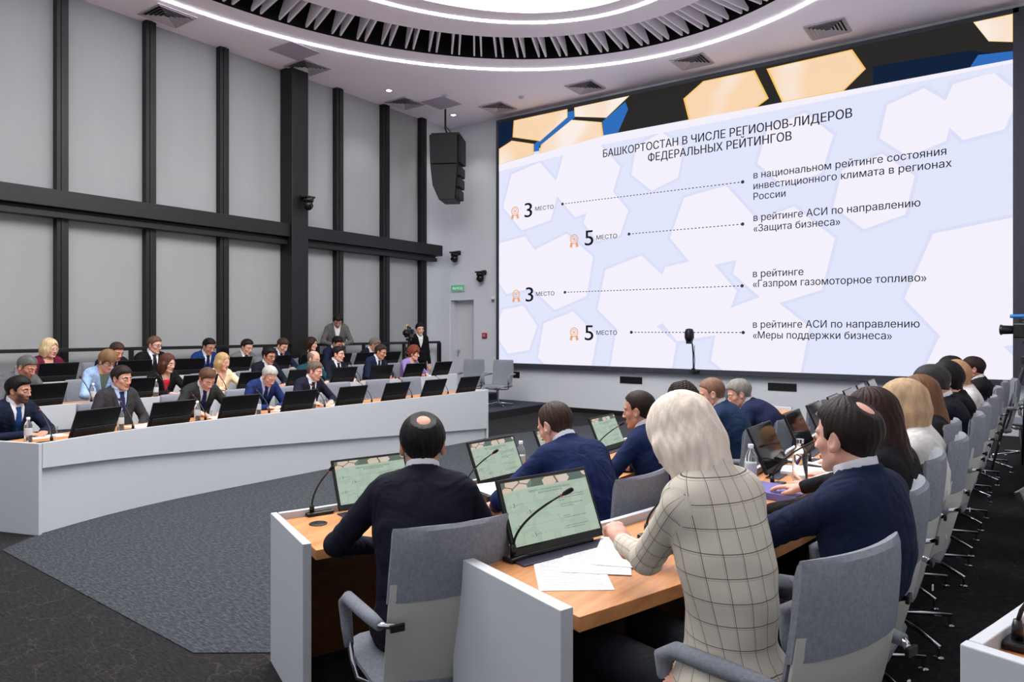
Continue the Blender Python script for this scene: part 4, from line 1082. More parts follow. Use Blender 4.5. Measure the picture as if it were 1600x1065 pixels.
    wz = np.interp(qz, [.02 * s, zn * .55, zn], [.0, .038, .062]).astype(f32)
    if front:
        lap = np.clip(1 - np.abs((np.abs(qx) - wz - .022) / .026), 0, 1) * (qy > .02) * (qz > .02) * (qz < zn * .93); jd = jd - f32(.008) * np.clip(lap * 3, 0, 1)
        jd = smax(jd, -np.maximum((np.abs(qx) - wz) * f32(.95), .02 - qy), .004)
    neck_r = .066 if not fem else .060
    jd = smax(jd, -cap(P, P2 - nd * .01 + tw @ V(0, .006, 0), P2 + nd * .25, neck_r), .004)
    jd = smax(jd, along - f32(.040) + qy * f32(.1), .004) if not fem else jd
    cutz = (.44 if not stand else .74) if not longcoat else .30
    jd = smax(jd, f32(cutz) - P[2] + 0 * jd, .01)
    jv, jq = to_mesh(jd, lo, hj)
    jm = plaid_mat() if plaid else cloth_mat('suit_%d_%d_%d' % tuple(suit), suit)
    attrs = []
    if plaid:
        uv = np.zeros((len(jv), 3)); best = np.full(len(jv), 1e9)
        rel = (jv - P1) @ B; relA = (jv - P0) @ A
        dT = np.abs(trunk((jv[:, 0], jv[:, 1], jv[:, 2]), g)) if False else trunk(tuple(jv[:, i].astype(f32) for i in range(3)), g)
        uv[:, 0] = np.arctan2(rel[:, 0], -rel[:, 1] + .05) * .17; uv[:, 1] = relA[:, 2]; best = dT + .006
        for S_, E_, W_, f_, c_, sx in arms:
            for a_, b_, o_, r_ in ((S_, E_, 0, .055), (E_, W_, .285, .043)):
                ax_ = (b_ - a_) / np.linalg.norm(b_ - a_); pv = jv - a_; tt = np.clip(pv @ ax_, 0, np.linalg.norm(b_ - a_)); tu = pv @ ax_; rd = pv - np.outer(tt, ax_); dd = np.linalg.norm(rd, axis=1) - r_
                e1 = np.cross(ax_, V(0, 1, .3)); e1 /= np.linalg.norm(e1); e2 = np.cross(ax_, e1)
                mkk = dd < best; ang = np.arctan2(rd @ e2, rd @ e1); uv[mkk, 0] = (ang * .055)[mkk]; uv[mkk, 1] = (tu + o_)[mkk]; best = np.minimum(best, dd)
        attrs = [('cloth', 'FLOAT_VECTOR', uv)]
    make_obj('jacket', [(jv, jq)], jm, root, attrs)
    # --- shirt with collar and cuffs, tie
    if shirt:
        hs_ = max(bz * .8, .006); l2, h2 = P1 - V(.26, .22, .16), P2 + V(.26, .24, .12); P = grid(l2, h2, hs_)
        sd = trunk(P, g - .011); qx, qy, qz = loc(P, P1, B)
        if front: sd = smax(sd, np.maximum(.0 - qz, .0 - qy), .004)
        else: sd = sd + 1
        if not fem:
            axd, axt = cap(P, P2 - nd * .03, P2 + nd * .12, 1e-3, 1e-3, True); al_ = axt * .15 - .03
            c1 = cap(P, P2 - nd * .03 + tw @ V(0, .004, 0), P2 + nd * .10 + tw @ V(0, .008, 0), .0700, .0665); c1 = smax(c1, al_ - f32(.060) + (qy - f32(.0)) * f32(.22), .003)
            c1 = smax(c1, -np.maximum(np.abs(qx) - np.clip((qz - f32(zn * .97)) * f32(.75), 0, .05), .03 - qy), .002)
            sd = smin(sd, c1, .006)
        else: sd = smax(sd, qz - f32(zn * .62), .01)
        sp_ = [to_mesh(sd, l2, hs_)] if (front or not fem) else []
        if sp_ and len(sp_[0][1]) == 0: sp_ = []
        for S_, E_, W_, f_, c_, sx in arms:
            l3, h3 = np.minimum(E_, W_) - .06, np.maximum(E_, W_) + .06; P3g = grid(l3, h3, .006); u_ = (W_ - E_) / np.linalg.norm(W_ - E_)
            cd = cap(P3g, W_ - u_ * .06, W_ - u_ * .0, .033 * rr, .0325 * rr); px, py, pz = P3g[0] - f32(W_[0]), P3g[1] - f32(W_[1]), P3g[2] - f32(W_[2])
            cd = np.maximum(cd, px * f32(u_[0]) + py * f32(u_[1]) + pz * f32(u_[2]) - f32(.008)); make_obj('cuff', [to_mesh(cd, l3, .006)], cloth_mat('shirt_%d_%d_%d' % tuple(shirt), shirt, .8, 900, .03), root)
        if sp_: make_obj('shirt', sp_, cloth_mat('shirt_%d_%d_%d' % tuple(shirt), shirt, .8, 900, .03), root)
        if tie and front:
            ht_ = min(.006, hs_); l2, h2 = P1 - V(.12, .02, .02), P2 + V(.12, .22, .08); l2 = np.minimum(l2, P1 + B @ V(0, .02, -.02) - .08); P = grid(l2, h2, ht_)
            td = trunk(P, g - .004); qx, qy, qz = loc(P, P1, B)
            wt = np.interp(qz, [0, zn * .8, zn * .84, zn * .98], [.040, .024, .020, .028]).astype(f32)
            td = np.maximum(td, np.maximum(np.abs(qx) - wt, np.maximum(f32(.01) - qz, .03 - qy))); td = np.maximum(td, qz - f32(zn * .985))
            tv = to_mesh(td, l2, ht_)
            if len(tv[1]): make_obj('tie', [tv], cloth_mat('tie_%d_%d_%d' % tuple(tie), tie, .6, 500, .05), root)
    # --- trousers, shoes
    lo3 = V(-.30, -.22, .04); hi3 = V(.30, .62 if not stand else .25, 1.02 if stand else .74); P = grid(lo3, hi3, .014 if lod < 2 else .011)
    td = ell_(P, P0 + V(0, -.012, .0), (.176 * b, .136 * b, .12))
    for h_, k_, a_ in legs:
        td = smin(td, cap(P, h_, k_, .092 * b, .070), .04); td = smin(td, cap(P, k_, a_ + V(0, 0, .0), .068, .055), .02)
    td = smax(td, .07 - P[2] + 0 * td, .01)
    make_obj('trousers', [to_mesh(td, lo3, .014 if lod < 2 else .011)], cloth_mat('trousers_%d_%d_%d' % tuple(trousers), trousers), root)
    for h_, k_, a_ in legs:
        l4 = a_ + V(-.07, -.08, -.09); P = grid(l4, a_ + V(.07, .26, .03), .009)
        sd = smin(cap(P, a_ + V(0, -.02, -.045), a_ + V(0, .17, -.055), .040, .034), cap(P, a_ + V(0, 0, -.03), a_ + V(0, 0, .0), .045, .048), .02); sd = np.maximum(sd, f32(a_[2] - .088) - P[2])
        make_obj('shoe', [to_mesh(sd, l4, .009)], mat('shoe_leather', (16, 15, 15), .35), root)
    # --- hair
    if hair:
        hl_ = hair[2] if len(hair) > 2 else .10
        l5 = (-.16, -.25, -hl_ - .06); P = grid(l5, (.16, .16, .17), hz); hv, hq = to_mesh(hair_sdf(P, hair, wide), l5, hz)
        make_obj('hair', [((Rh @ (hv * hs).T).T + Hc, hq)], hair_mat(hcol), root)
    if glasses:
        m = MB()
        for sx in (-1, 1):
            c = V(sx * .033, .097, -.002); pts = [Hc + Rh @ ((c + V(.022 * math.cos(q), -abs(.006 * math.cos(q)), .017 * math.sin(q))) * hs) for q in [k * math.pi / 8 for k in range(17)]]
            m.tube(pts, .0018, 6); m.tube([Hc + Rh @ (V(sx * .055, .090, .004) * hs), Hc + Rh @ (V(sx * .082, .06, .006) * hs), Hc + Rh @ (V(sx * .086, -.01, .006) * hs)], .0018, 6)
        m.tube([Hc + Rh @ (V(-.011, .100, .004) * hs), Hc + Rh @ (V(.011, .100, .004) * hs)], .0018, 6)
        m.build('glasses', mat('glasses_frame', (22, 20, 20), .3), root, smooth=True)
    if top: # plain garment seen in the neckline
        P = grid(P1 - V(.22, .2, .1), P2 + V(.2, .22, .0), .009); sd = trunk(P, g - .010); qx, qy, qz = loc(P, P1, B)
        sd = smax(sd, np.maximum(qz - f32(zn * top[1]), np.maximum(.02 - qy, -.08 - qz)), .004); tv = to_mesh(sd, P1 - V(.22, .2, .1), .009)
        make_obj('blouse', [tv], cloth_mat('blouse_%d_%d_%d' % tuple(top[0]), top[0]), root)
    root['hc'] = [float(q) for q in (Hc)]
    return root, arms
# ---------------------------------------------------------------- who sits where
NAVY, BLACKS, GREYD, GREYM, BLUE, CHAR = (20, 27, 48), (14, 14, 17), (52, 54, 58), (92, 94, 98), (26, 44, 92), (34, 34, 38)
BRN, DBR, BLK, GRY, WHT, BLD, GLD = (52, 36, 26), (30, 21, 17), (17, 15, 15), (104, 100, 98), (168, 164, 160), (184, 150, 108), (160, 120, 76)
T1, T2, T3 = (200, 156, 136), (186, 140, 118), (210, 168, 150)
# x, y, ht, heading offset from the desk normal ... ; keys go straight to person()
def hd(side, y, off):
    n = row_pt(side, y, off)[2]; d = -n; return math.degrees(math.atan2(-d.x, d.y))
def seat_person(side, x, y, zf, ht, desc, turn=0, chair_dx=0.0, mk_chair=True, **k):
    h_ = hd(side, y, 0) + turn
    k.setdefault('deskz', .725)
    r, arms = person(desc, x, y, zf, h_, ht=ht, **k)
    if mk_chair:
        ch = hd(side, y, 0); f = Vector((-math.sin(rad(ch)), math.cos(rad(ch))))
        chair(r.location.x - f.x * (.045 + chair_dx), r.location.y - f.y * (.045 + chair_dx), zf, ch + rng.uniform(-4, 4), 'chair of the ' + desc.split(',')[0], .93 if side < 0 else 1.03)
    return r
L = -1
# left, front row
S = seat_person
S(L, -7.52, 2.62, 0, 1.26, 'bearded person in navy suit and bright blue tie, nearest seat of the front left desk', head=(20, 6, 0), suit=NAVY, tie=(24, 62, 118), hair=('short', .014), hcol=BLK, beard=.88, bulk=1.12, hands='clasp', tone=T2, lod=1)
S(L, -7.52, 3.54, 0, 1.32, 'dark-haired person in charcoal suit, pale blue shirt and navy tie at the front left desk', head=(14, 8, 0), suit=(50, 50, 54), shirt=(170, 190, 216), tie=(34, 38, 78), hair=('short', .012), hcol=(34, 28, 26), lean=(2, 8), hands='lap', tone=T1, lod=1)
S(L, -7.50, 4.47, 0, 1.26, 'brown-haired person in dark grey suit looking down at clasped hands', head=(0, 34, 0), suit=(44, 46, 46), tie=(28, 34, 80), hair=('short', .010), hcol=(84, 60, 44), lean=(12, 20), hands='write', tone=T3)
S(L, -7.50, 5.29, 0, 1.25, 'white-haired person in bright blue suit bent over the front left desk', head=(4, 36, 0), suit=BLUE, shirt=(176, 190, 220), tie=(30, 40, 86), hair=('crop', .008), hcol=WHT, lean=(12, 22), hands='clasp', tone=T3)
S(L, -7.50, 5.98, 0, 1.28, 'grey-brown-haired person in navy suit writing at the front left desk', head=(26, 14, 0), suit=(24, 26, 44), tie=(16, 18, 30), hair=('short', .010), hcol=(92, 80, 70), lean=(8, 14), hands='write', tone=T3)
for y, nm in ((6.78, 'first'), (7.52, 'second'), (8.27, 'last')):
    p = row_pt(L, y, .98); chair(p[0], p[1], 0, -90 + rng.uniform(-8, 8), 'empty grey conference chair, %s of three at the far end of the front left desk' % nm, .93)
# left, middle row
z2 = .15
S(L, -8.88, 3.17, z2, 1.26, 'grey-haired person in grey jacket bent forward in the middle left row', head=(18, 26, 0), suit=GREYM, shirt=(150, 152, 158), tie=None, hair=('short', .008), hcol=(88, 86, 86), lean=(10, 18), beard=.55, tone=T2)
S(L, -8.88, 4.01, z2, 1.29, 'person with glasses in light blue jacket and patterned scarf', head=(14, 26, 0), suit=(150, 178, 216), shirt=None, top=((96, 110, 96), .9), fem=True, hair=('fringe', .016), hcol=(120, 92, 64), glasses=True, lean=(8, 16), tone=T3)
S(L, -8.88, 4.75, z2, 1.24, 'person with chestnut bob in black jacket over a red top', head=(20, 10, 0), suit=(16, 15, 17), shirt=None, top=((190, 34, 48), .72), fem=True, hair=('bob', .010, .15), hcol=(78, 46, 36), lean=(6, 14), tone=T3)
S(L, -8.88, 5.52, z2, 1.23, 'blonde person in cream jacket in the middle left row', head=(18, 8, 0), suit=(222, 208, 172), shirt=None, top=((205, 188, 160), .5), fem=True, hair=('bob', .010, .15), hcol=(176, 146, 104), lean=(4, 10), hands='desk', tone=T3)
S(L, -8.88, 6.26, z2, 1.29, 'dark-haired person with glasses in navy suit beside the blonde person in cream', head=(8, 12, 0), suit=(16, 20, 34), tie=(24, 26, 30), hair=('short', .014), hcol=BLK, glasses=True, lean=(6, 12), tone=T2)
S(L, -8.88, 7.06, z2, 1.22, 'bald person in teal green uniform jacket with red shoulder trim', head=(18, 14, 0), suit=(22, 62, 72), shirt=(40, 70, 80), tie=(20, 50, 60), hair=('bald', .005), hcol=(120, 104, 92), lean=(6, 12), bulk=1.1, tone=T3)
S(L, -8.88, 7.54, z2, 1.28, 'black-haired person in navy suit and white shirt facing the screen in the middle left row', head=(26, 4, 0), suit=(18, 22, 38), tie=(16, 18, 24), hair=('short', .009), hcol=BLK, lean=(2, 8), bulk=.95, tone=T3, chair_dx=.02)
S(L, -8.88, 8.47, z2, 1.29, 'person in navy suit leaning with clasped hands beside the red-haired person in lilac', head=(22, 18, 0), suit=(20, 30, 54), tie=(30, 36, 70), hair=('crop', .012), hcol=(46, 38, 34), lean=(10, 16), hands='clasp', tone=T2)
S(L, -8.88, 9.28, z2, 1.24, 'red-haired person in lilac jacket at the far end of the middle left row', head=(26, 8, 0), suit=(138, 120, 178), shirt=None, top=((190, 160, 190), .5), fem=True, hair=('fringe', .024), hcol=(112, 56, 40), lean=(6, 12), tone=T3)
# left, rear row
z3 = .30
S(L, -10.15, 3.88, z3, 1.28, 'blonde person in burgundy jacket in the rear left row', head=(20, 6, 0), suit=(92, 22, 46), shirt=None, top=((214, 206, 206), .7), fem=True, hair=('bob', .016, .13), hcol=(204, 182, 142), lean=(2, 8), tone=T3, lod=0)
S(L, -10.15, 4.71, z3, 1.22, 'brown-haired person in dark suit hidden behind the person in light blue', head=(10, 24, 0), suit=(20, 24, 34), tie=BLACKS, hair=('short', .010), hcol=(60, 44, 36), lean=(8, 16), lod=0)
S(L, -10.15, 5.24, z3, 1.30, 'person with glasses and black suit, tallest head of the rear left row', head=(22, 10, 0), suit=BLACKS, tie=(18, 20, 30), hair=('short', .008), hcol=(96, 70, 56), glasses=True, lean=(2, 8), bulk=1.12, tone=T3, lod=0)
S(L, -10.15, 6.08, z3, 1.26, 'black-haired person in bright blue suit in the rear left row', head=(8, 22, 0), suit=(22, 48, 104), tie=(24, 30, 70), hair=('crop', .012), hcol=BLK, lean=(6, 14), tone=T2, lod=0)
S(L, -10.15, 6.74, z3, 1.24, 'dark-haired person in grey suit in the rear left row', head=(10, 20, 0), suit=(100, 104, 104), tie=BLACKS, hair=('crop', .012), hcol=DBR, lean=(6, 14), tone=T3, lod=0)
S(L, -10.15, 7.42, z3, 1.25, 'brown-haired person in navy suit in front of the wide black column', head=(8, 26, 0), suit=(20, 30, 56), tie=(30, 40, 80), hair=('short', .012), hcol=(62, 42, 34), lean=(8, 16), tone=T3, lod=0)
S(L, -10.15, 8.02, z3, 1.27, 'person with long dark hair and black jacket right of the wide column', head=(30, 6, 0), suit=(20, 18, 20), shirt=None, top=((24, 22, 24), .9), fem=True, hair=('long', .010, .28), hcol=(44, 28, 24), lean=(2, 8), tone=T3, lod=0)
S(L, -10.15, 8.60, z3, 1.27, 'black-haired person in navy suit sitting in front of the standing photographer', head=(8, 26, 0), suit=(22, 28, 52), tie=(20, 24, 40), hair=('short', .014), hcol=BLK, lean=(6, 14), tone=T2, lod=0)
S(L, -10.10, 9.47, z3, 1.23, 'grey-haired person in navy suit leaning sideways in the rear left row', head=(34, 26, 0), suit=(18, 22, 36), tie=None, hair=('short', .014), hcol=(110, 102, 94), lean=(10, 20), sidelean=8, tone=T2, lod=0)
# standing people
person('standing person in grey blazer and open white shirt looking down at a camera', -10.45, 8.86, z3, -122, ht=1.69, lean=(4, 10), head=(0, 40, 0), hands='stand', suit=(88, 86, 86), shirt=(214, 212, 212), tie=None, hair=('short', .018), hcol=(26, 20, 20), stand=True, beard=.5, trousers=(60, 62, 74), bulk=1.05, tone=T1, lod=0)
person('standing camera operator in black suit and open white shirt behind the tripod', -9.9, 10.52, .15, -110, ht=1.68, lean=(2, 6), head=(-8, 6, 0), hands='side', suit=(12, 12, 14), shirt=(220, 220, 222), tie=None, hair=('short', .012), hcol=BLK, stand=True, trousers=(12, 12, 14), tone=T3, lod=0)
pc2 = empty('photo_camera', (-10.17, 8.63, z3 + 1.20), rad(-122), label='small black camera in the hands of the standing person in grey', cat='camera')
MB().box((0, 0, 0), (.13, .06, .085)).build('camera_body', PLASTIC, pc2, bevel=.008); MB().tube([(0, .03, -.005), (0, .10, -.005)], .032, 14).build('lens', PLASTIC, pc2)
# right, lower row (their backs towards the picture)
R = 1
S(R, -1.98, 2.12, 0, 1.35, 'broad-shouldered dark-haired person in black suit at the near end of the lower right desk', turn=-24, lean=(4, 12), head=(2, 8, 0), hands='desk', suit=(20, 22, 34), tie=None, hair=('spot', .010), hcol=(20, 17, 17), bulk=1.04, tone=T2, lod=2, front=False, wide=1.06, chair_dx=-.02,
  lhand=(V(-.22, .36, .765), V(.6, .8, -.05), .4), rhand=(V(.14, .38, .765), V(-.6, .8, -.05), .6))
S(R, -2.0, 3.16, 0, 1.31, 'brown-haired thinning person in blue suit reaching over a black folder', turn=-12, lean=(10, 20), head=(16, 26, 4), hands='desk', suit=(20, 32, 72), tie=None, hair=('receding', .007), hcol=(58, 42, 34), bulk=1.12, tone=T3, lod=2, front=False, chair_dx=-.02,
  lhand=(V(-.28, .46, .765), V(.25, .97, -.05), .35), rhand=(V(.14, .40, .765), V(-.5, .85, -.05), .5))
S(R, -2.0, 4.17, 0, 1.30, 'person with short cropped dark hair in blue suit in the lower right row', turn=-6, lean=(6, 12), head=(14, 6, 0), hands='desk', suit=(22, 34, 70), tie=None, hair=('crop', .006), hcol=(38, 28, 24), bulk=1.05, tone=T2, lod=1, front=False, chair_dx=-.02)
S(R, -2.0, 4.92, 0, 1.28, 'person with curly dark hair hidden behind the platinum-blonde person', lean=(6, 14), head=(0, 14, 0), hands='desk', suit=(40, 40, 48), tie=None, fem=True, shirt=None, hair=('fringe', .026), hcol=(42, 32, 28), lod=1, front=False)
S(R, -2.0, 5.50, 0, 1.31, 'balding person in steel-blue suit in the lower right row', lean=(8, 16), head=(20, 16, 0), hands='desk', suit=(28, 46, 74), tie=None, hair=('crop', .004), hcol=(122, 92, 76), bulk=1.14, tone=T3, lod=1, front=False)
S(R, -2.0, 6.18, 0, 1.26, 'grey-haired person in dark blue suit leaning over the lower right desk', lean=(18, 24), head=(24, 20, 0), hands='desk', suit=(24, 32, 62), tie=None, hair=('short', .008), hcol=(126, 122, 118), bulk=1.16, tone=T3, lod=1, front=False)
for y, nm in ((6.95, 'first'), (7.70, 'second'), (8.42, 'third')):
    p = row_pt(R, y, 1.0); chair(p[0], p[1], 0, 90 + rng.uniform(-8, 8), 'empty grey conference chair, %s past the grey-haired person in the lower right row' % nm)
# right, upper row
S(R, -.80, 1.96, z2, 1.35, 'person with platinum-blonde bob in a long cream plaid blazer, head bowed over papers', turn=4, lean=(-2, 18), head=(6, 26, 0), hands='write', plaid=True, longcoat=True, suit=(196, 186, 168), shirt=(190, 204, 224), tie=None, fem=True, hair=('bob', .018, .165), hcol=(226, 212, 196), bulk=.88, tone=T3, lod=2, front=False, mk_chair=False,
  lhw=((-1.06, 2.09, 1.00), (.25, .8, .5), 1.1), rhw=((-1.04, 2.36, .94), (-.7, .7, -.05), .6), poles=(.35, -.35, -.85))
S(R, -.46, 2.50, z2, 1.32, 'person in navy suit seen in profile with dark receding hair, right of the plaid blazer', turn=0, lean=(-25, 31), mk_chair=False, hipk=.68, head=(-4, 2, 0), hands='clasp', suit=(18, 28, 56), tie=None, hair=('spot', .010), hcol=(34, 24, 22), bulk=.98, tone=T3, lod=2, front=True, wide=1.04)
S(R, -.50, 3.22, z2, 1.305, 'person with very long dark brown hair behind the profile of the person in navy', turn=0, lean=(-25, 31), mk_chair=False, hipk=.68, head=(-6, 8, 0), hands='desk', suit=(22, 20, 24), shirt=None, tie=None, fem=True, hair=('long', .012, .40), hcol=(46, 28, 24), tone=T3, lod=2, front=False,
  lhand=(V(-.14, .34, .765), V(.3, .95, -.05), .4), rhand=(V(.28, .44, .765), V(-.1, 1, -.05), .3))
S(R, -.47, 3.94, z2, 1.29, 'person with wavy honey-blonde hair in a white jacket in the upper right row', lean=(-25, 31), mk_chair=False, hipk=.68, head=(-6, 10, 0), hands='desk', suit=(206, 204, 200), shirt=None, tie=None, fem=True, hair=('bob', .020, .20), hcol=(176, 148, 116), bulk=1.08, tone=T3, lod=1, front=False)
S(R, -.48, 4.70, z2, 1.28, 'person with long light brown hair behind the honey-blonde person', lean=(-25, 31), mk_chair=False, hipk=.68, head=(-6, 8, 0), hands='desk', suit=(24, 24, 28), shirt=None, tie=None, fem=True, hair=('long', .012, .40), hcol=(104, 72, 50), tone=T3, lod=1, front=False)
S(R, -.47, 5.36, z2, 1.31, 'person with short grey-black hair in dark navy suit in the upper right row', lean=(-25, 31), mk_chair=False, hipk=.68, head=(14, 18, 0), hands='desk', suit=(14, 17, 28), tie=None, hair=('short', .010), hcol=(44, 44, 46), bulk=1.12, tone=T2, lod=1, front=False)
S(R, -.44, 6.16, z2, 1.29, 'person in black jacket almost hidden behind the person with grey-black hair', lean=(-25, 31), mk_chair=False, hipk=.68, head=(0, 10, 0), hands='desk', suit=(14, 13, 15), shirt=None, tie=None, fem=True, hair=('fringe', .016), hcol=BLK, tone=T3, lod=1, front=False)
S(R, -.43, 7.0, z2, 1.27, 'person with short golden hair in a white ribbed jacket', lean=(-25, 31), mk_chair=False, hipk=.68, head=(14, 14, 0), hands='desk', suit=(214, 208, 204), shirt=None, tie=None, fem=True, hair=('fringe', .014), hcol=(166, 128, 92), glasses=True, tone=T3, lod=1, front=False)
S(R, -.55, 8.15, z2, 1.28, 'black-haired person whose crown shows left of the far person in black suit', lean=(-25, 31), mk_chair=False, hipk=.68, head=(8, 14, 0), hands='desk', suit=(22, 22, 28), tie=None, hair=('short', .012), hcol=BLK, tone=T2, lod=0, front=False)
S(R, -.40, 8.80, z2, 1.26, 'person with dark hair and black suit farthest along the upper right row', lean=(-25, 31), mk_chair=False, hipk=.68, head=(6, 6, 0), hands='desk', suit=(24, 24, 26), tie=None, hair=('short', .010), hcol=(40, 22, 20), bulk=1.1, tone=T2, lod=0, front=False)
for x, y, nm in ((-.58, 2.74, 'behind the navy-suited person seen in profile'), (-.58, 3.47, 'under the person with very long dark hair'), (-.53, 4.10, 'under the honey-blonde person in white'), (-.60, 4.77, 'pushed far in under the person with long light brown hair'), (-.50, 5.27, 'under the person with grey-black hair'),
                 (-.49, 5.97, 'under the half-hidden person in black'), (-.46, 6.75, 'under the person with short golden hair'), (-.45, 7.85, 'under the black-haired person left of the farthest one'), (-.41, 8.72, 'under the farthest person in the upper right row')):
    chair(x, y, z2, 89 + rng.uniform(-4, 4), 'grey conference chair ' + nm, 1.02)
chair(-.60, 2.04, z2, 70, 'grey conference chair of the person in the plaid blazer, nearest the picture')
chair(-.32, 9.55, z2, 96, 'empty grey conference chair just past the upper right desk'); chair(.02, 10.35, z2, 75, 'lone grey conference chair at the right edge before the screen wall')
# chairs on the low stage left of the screen
chair(-8.50, 11.30, z2, -168, 'empty grey chair on the stage, right one of the pair by the screen', .93)
chair(-9.10, 11.15, z2, -160, 'empty grey chair on the stage, left one of the pair by the wall', .93)

# ---------------------------------------------------------------- monitors and microphones
zw1, zw2, zw3 = .725, .875, 1.025
l1 = [2.97, 3.72, 4.47, 5.24, 6.02, 6.78, 7.52, 8.27]
d1_ = ['bearded person in navy', 'person in charcoal suit and pale blue shirt', 'person in dark grey suit looking down', 'white-haired person in blue', 'person writing in navy suit', 'first empty front-row chair', 'second empty front-row chair', 'last empty front-row chair']
for y, d in zip(l1, d1_):
    monitor(L, y, .10, zw1, 'black tilted monitor on the front left desk before the ' + d)
    p = row_pt(L, y - .36, .16); mic(p[0], p[1], zw1, -90, 'gooseneck microphone on the front left desk before the ' + d).scale = (1, .85, .80)
l2 = [3.30, 4.05, 4.80, 5.55, 6.30, 7.06, 7.81, 8.56, 9.31]
d2_ = ['grey-haired person in grey jacket', 'person in light blue', 'person in black and red', 'blonde person in cream', 'person with glasses in navy', 'bald person in teal uniform', 'person in navy facing the screen', 'person with clasped hands', 'red-haired person in lilac']
for y, d in zip(l2, d2_):
    monitor(L, y, 1.52, zw2, 'black tilted monitor on the middle left desk before the ' + d)
    p = row_pt(L, y - .36, 1.58); mic(p[0], p[1], zw2, -90, 'gooseneck microphone on the middle left desk before the ' + d).scale = (1, .85, .80)
l3 = [3.85, 4.62, 5.38, 6.14, 6.85, 7.50, 8.10, 8.70, 9.45]
d3_ = ['blonde person in burgundy', 'half-hidden person in dark suit', 'tall person with glasses', 'person in bright blue suit', 'person in grey suit', 'person before the wide column', 'person with long dark hair', 'seated person before the photographer', 'leaning grey-haired person']
for y, d in zip(l3, d3_): monitor(L, y, 2.87, zw3, 'black tilted monitor on the rear left desk before the ' + d)
for y, d, on in ((2.72, 'broad-shouldered person in black', True), (3.62, 'thinning person in blue suit', True), (4.32, 'folder and second person in blue suit', True), (5.12, 'person with cropped hair', True), (5.90, 'balding person in steel blue', True), (6.68, 'grey-haired person in dark blue', True), (7.45, 'first empty lower-row chair', False), (8.2, 'last empty lower-row chair', False)):
    monitor(R, y, .10, zw1, ('slide-lit monitor' if on else 'dark monitor') + ' on the lower right desk, for the ' + d, on)
for y, d, on in ((2.72, 'person in the plaid blazer', True), (3.50, 'profile person in navy', False), (4.22, 'person with very long dark hair', False), (4.98, 'honey-blonde person in white', False), (5.66, 'person with light brown hair', False), (6.45, 'person with grey-black hair', False), (7.2, 'half-hidden person in black', False), (7.95, 'person with short golden hair', False), (8.7, 'farthest person in black suit', False)):
    monitor(R, y, 1.62, zw2, ('slide-lit monitor' if on else 'dark glossy monitor') + ' on the upper right desk, for the ' + d, on)
monitor(R, 3.03, 3.08, zw3, 'dark monitor cut by the right picture edge', False)
mic(-3.0, 2.42, zw1, 72, 'gooseneck microphone at the near corner of the lower right desk')
mic(-1.46, 2.08, zw2, 82, 'gooseneck microphone at the near corner of the upper right desk beside the papers')
mic(.0, 1.88, zw3, 85, 'gooseneck microphone on the desk in the bottom right corner')
for y, d in ((3.28, 'first and second monitors'), (3.98, 'second and third monitors'), (4.72, 'third and fourth monitors'), (5.52, 'fourth and fifth monitors'), (6.3, 'fifth and sixth monitors')):
    p = row_pt(R, y, .17); mic(p[0], p[1], zw1, 80, 'gooseneck microphone on the lower right desk between its ' + d)
for y, d in ((3.0, 'first and second monitors'), (3.86, 'second and third monitors'), (4.60, 'third and fourth monitors'), (5.32, 'fourth and fifth monitors'), (6.05, 'fifth and sixth monitors')):
    p = row_pt(R, y, 1.72); mic(p[0], p[1], zw2, 80, 'gooseneck microphone on the upper right desk between its ' + d)

# ---------------------------------------------------------------- bottles, glasses, papers, folders
bs = [(-6.98, 2.50, zw1, 'near the left end of the front left desk'), (-7.10, 3.33, zw1, 'between the first two front left monitors'), (-7.12, 4.13, zw1, 'between the second and third front left monitors'), (-7.10, 4.86, zw1, 'between the third and fourth front left monitors'), (-7.08, 5.62, zw1, 'between the fourth and fifth front left monitors'),
      (-7.05, 6.36, zw1, 'right of the writing person on the front left desk'), (-7.03, 7.12, zw1, 'between the sixth and seventh front left monitors'), (-7.03, 7.9, zw1, 'between the last two front left monitors'),
      (-8.58, 3.72, zw2, 'before the person in light blue, middle left desk'), (-8.6, 4.45, zw2, 'before the person in black and red, middle left desk'), (-8.55, 8.22, zw2, 'before the person with clasped hands, middle left desk'), (-8.52, 6.68, zw2, 'beside the bald person in teal, middle left desk'),
      (-9.90, 5.78, zw3, 'on the rear left desk before the person in blue'), (-9.86, 6.55, zw3, 'on the rear left desk before the person in grey'),
      (-2.76, 3.93, zw1, 'on the lower right desk by the second monitor'), (-1.22, 2.96, zw2, 'standing left of the plaid blazer on the upper right desk'), (-1.16, 3.78, zw2, 'behind the shoulder of the plaid blazer'), (-1.2, 5.9, zw2, 'on the far part of the upper right desk')]
for x, y, z, d in bs: bottle(x, y, z, 'clear water bottle with white cap ' + d)
gb = empty('glass_bottle', (-.93, 3.86, zw2), label='tall straight clear glass bottle before the face of the profile person', cat='bottle')
MB().lathe([(0, 0), (.036, 0), (.038, .006), (.038, .17), (.034, .19), (.02, .21), (.018, .235), (0, .235)], n=22).build('body', GLASS, gb, smooth=True, auto=True)
MB().lathe([(0, .235), (.02, .235), (.02, .255), (0, .255)], n=18).build('cap', CHROME, gb, smooth=True, auto=True)
for x, y, z, d in ((-7.14, 2.76, zw1, 'by the bearded person'), (-7.18, 4.30, zw1, 'by the person looking down'), (-7.1, 5.78, zw1, 'by the writing person'), (-1.13, 4.42, zw2, 'before the person with very long dark hair'), (-2.72, 3.05, zw1, 'on the lower right desk')):
    tumbler(x, y, z, 'clear drinking glass ' + d)
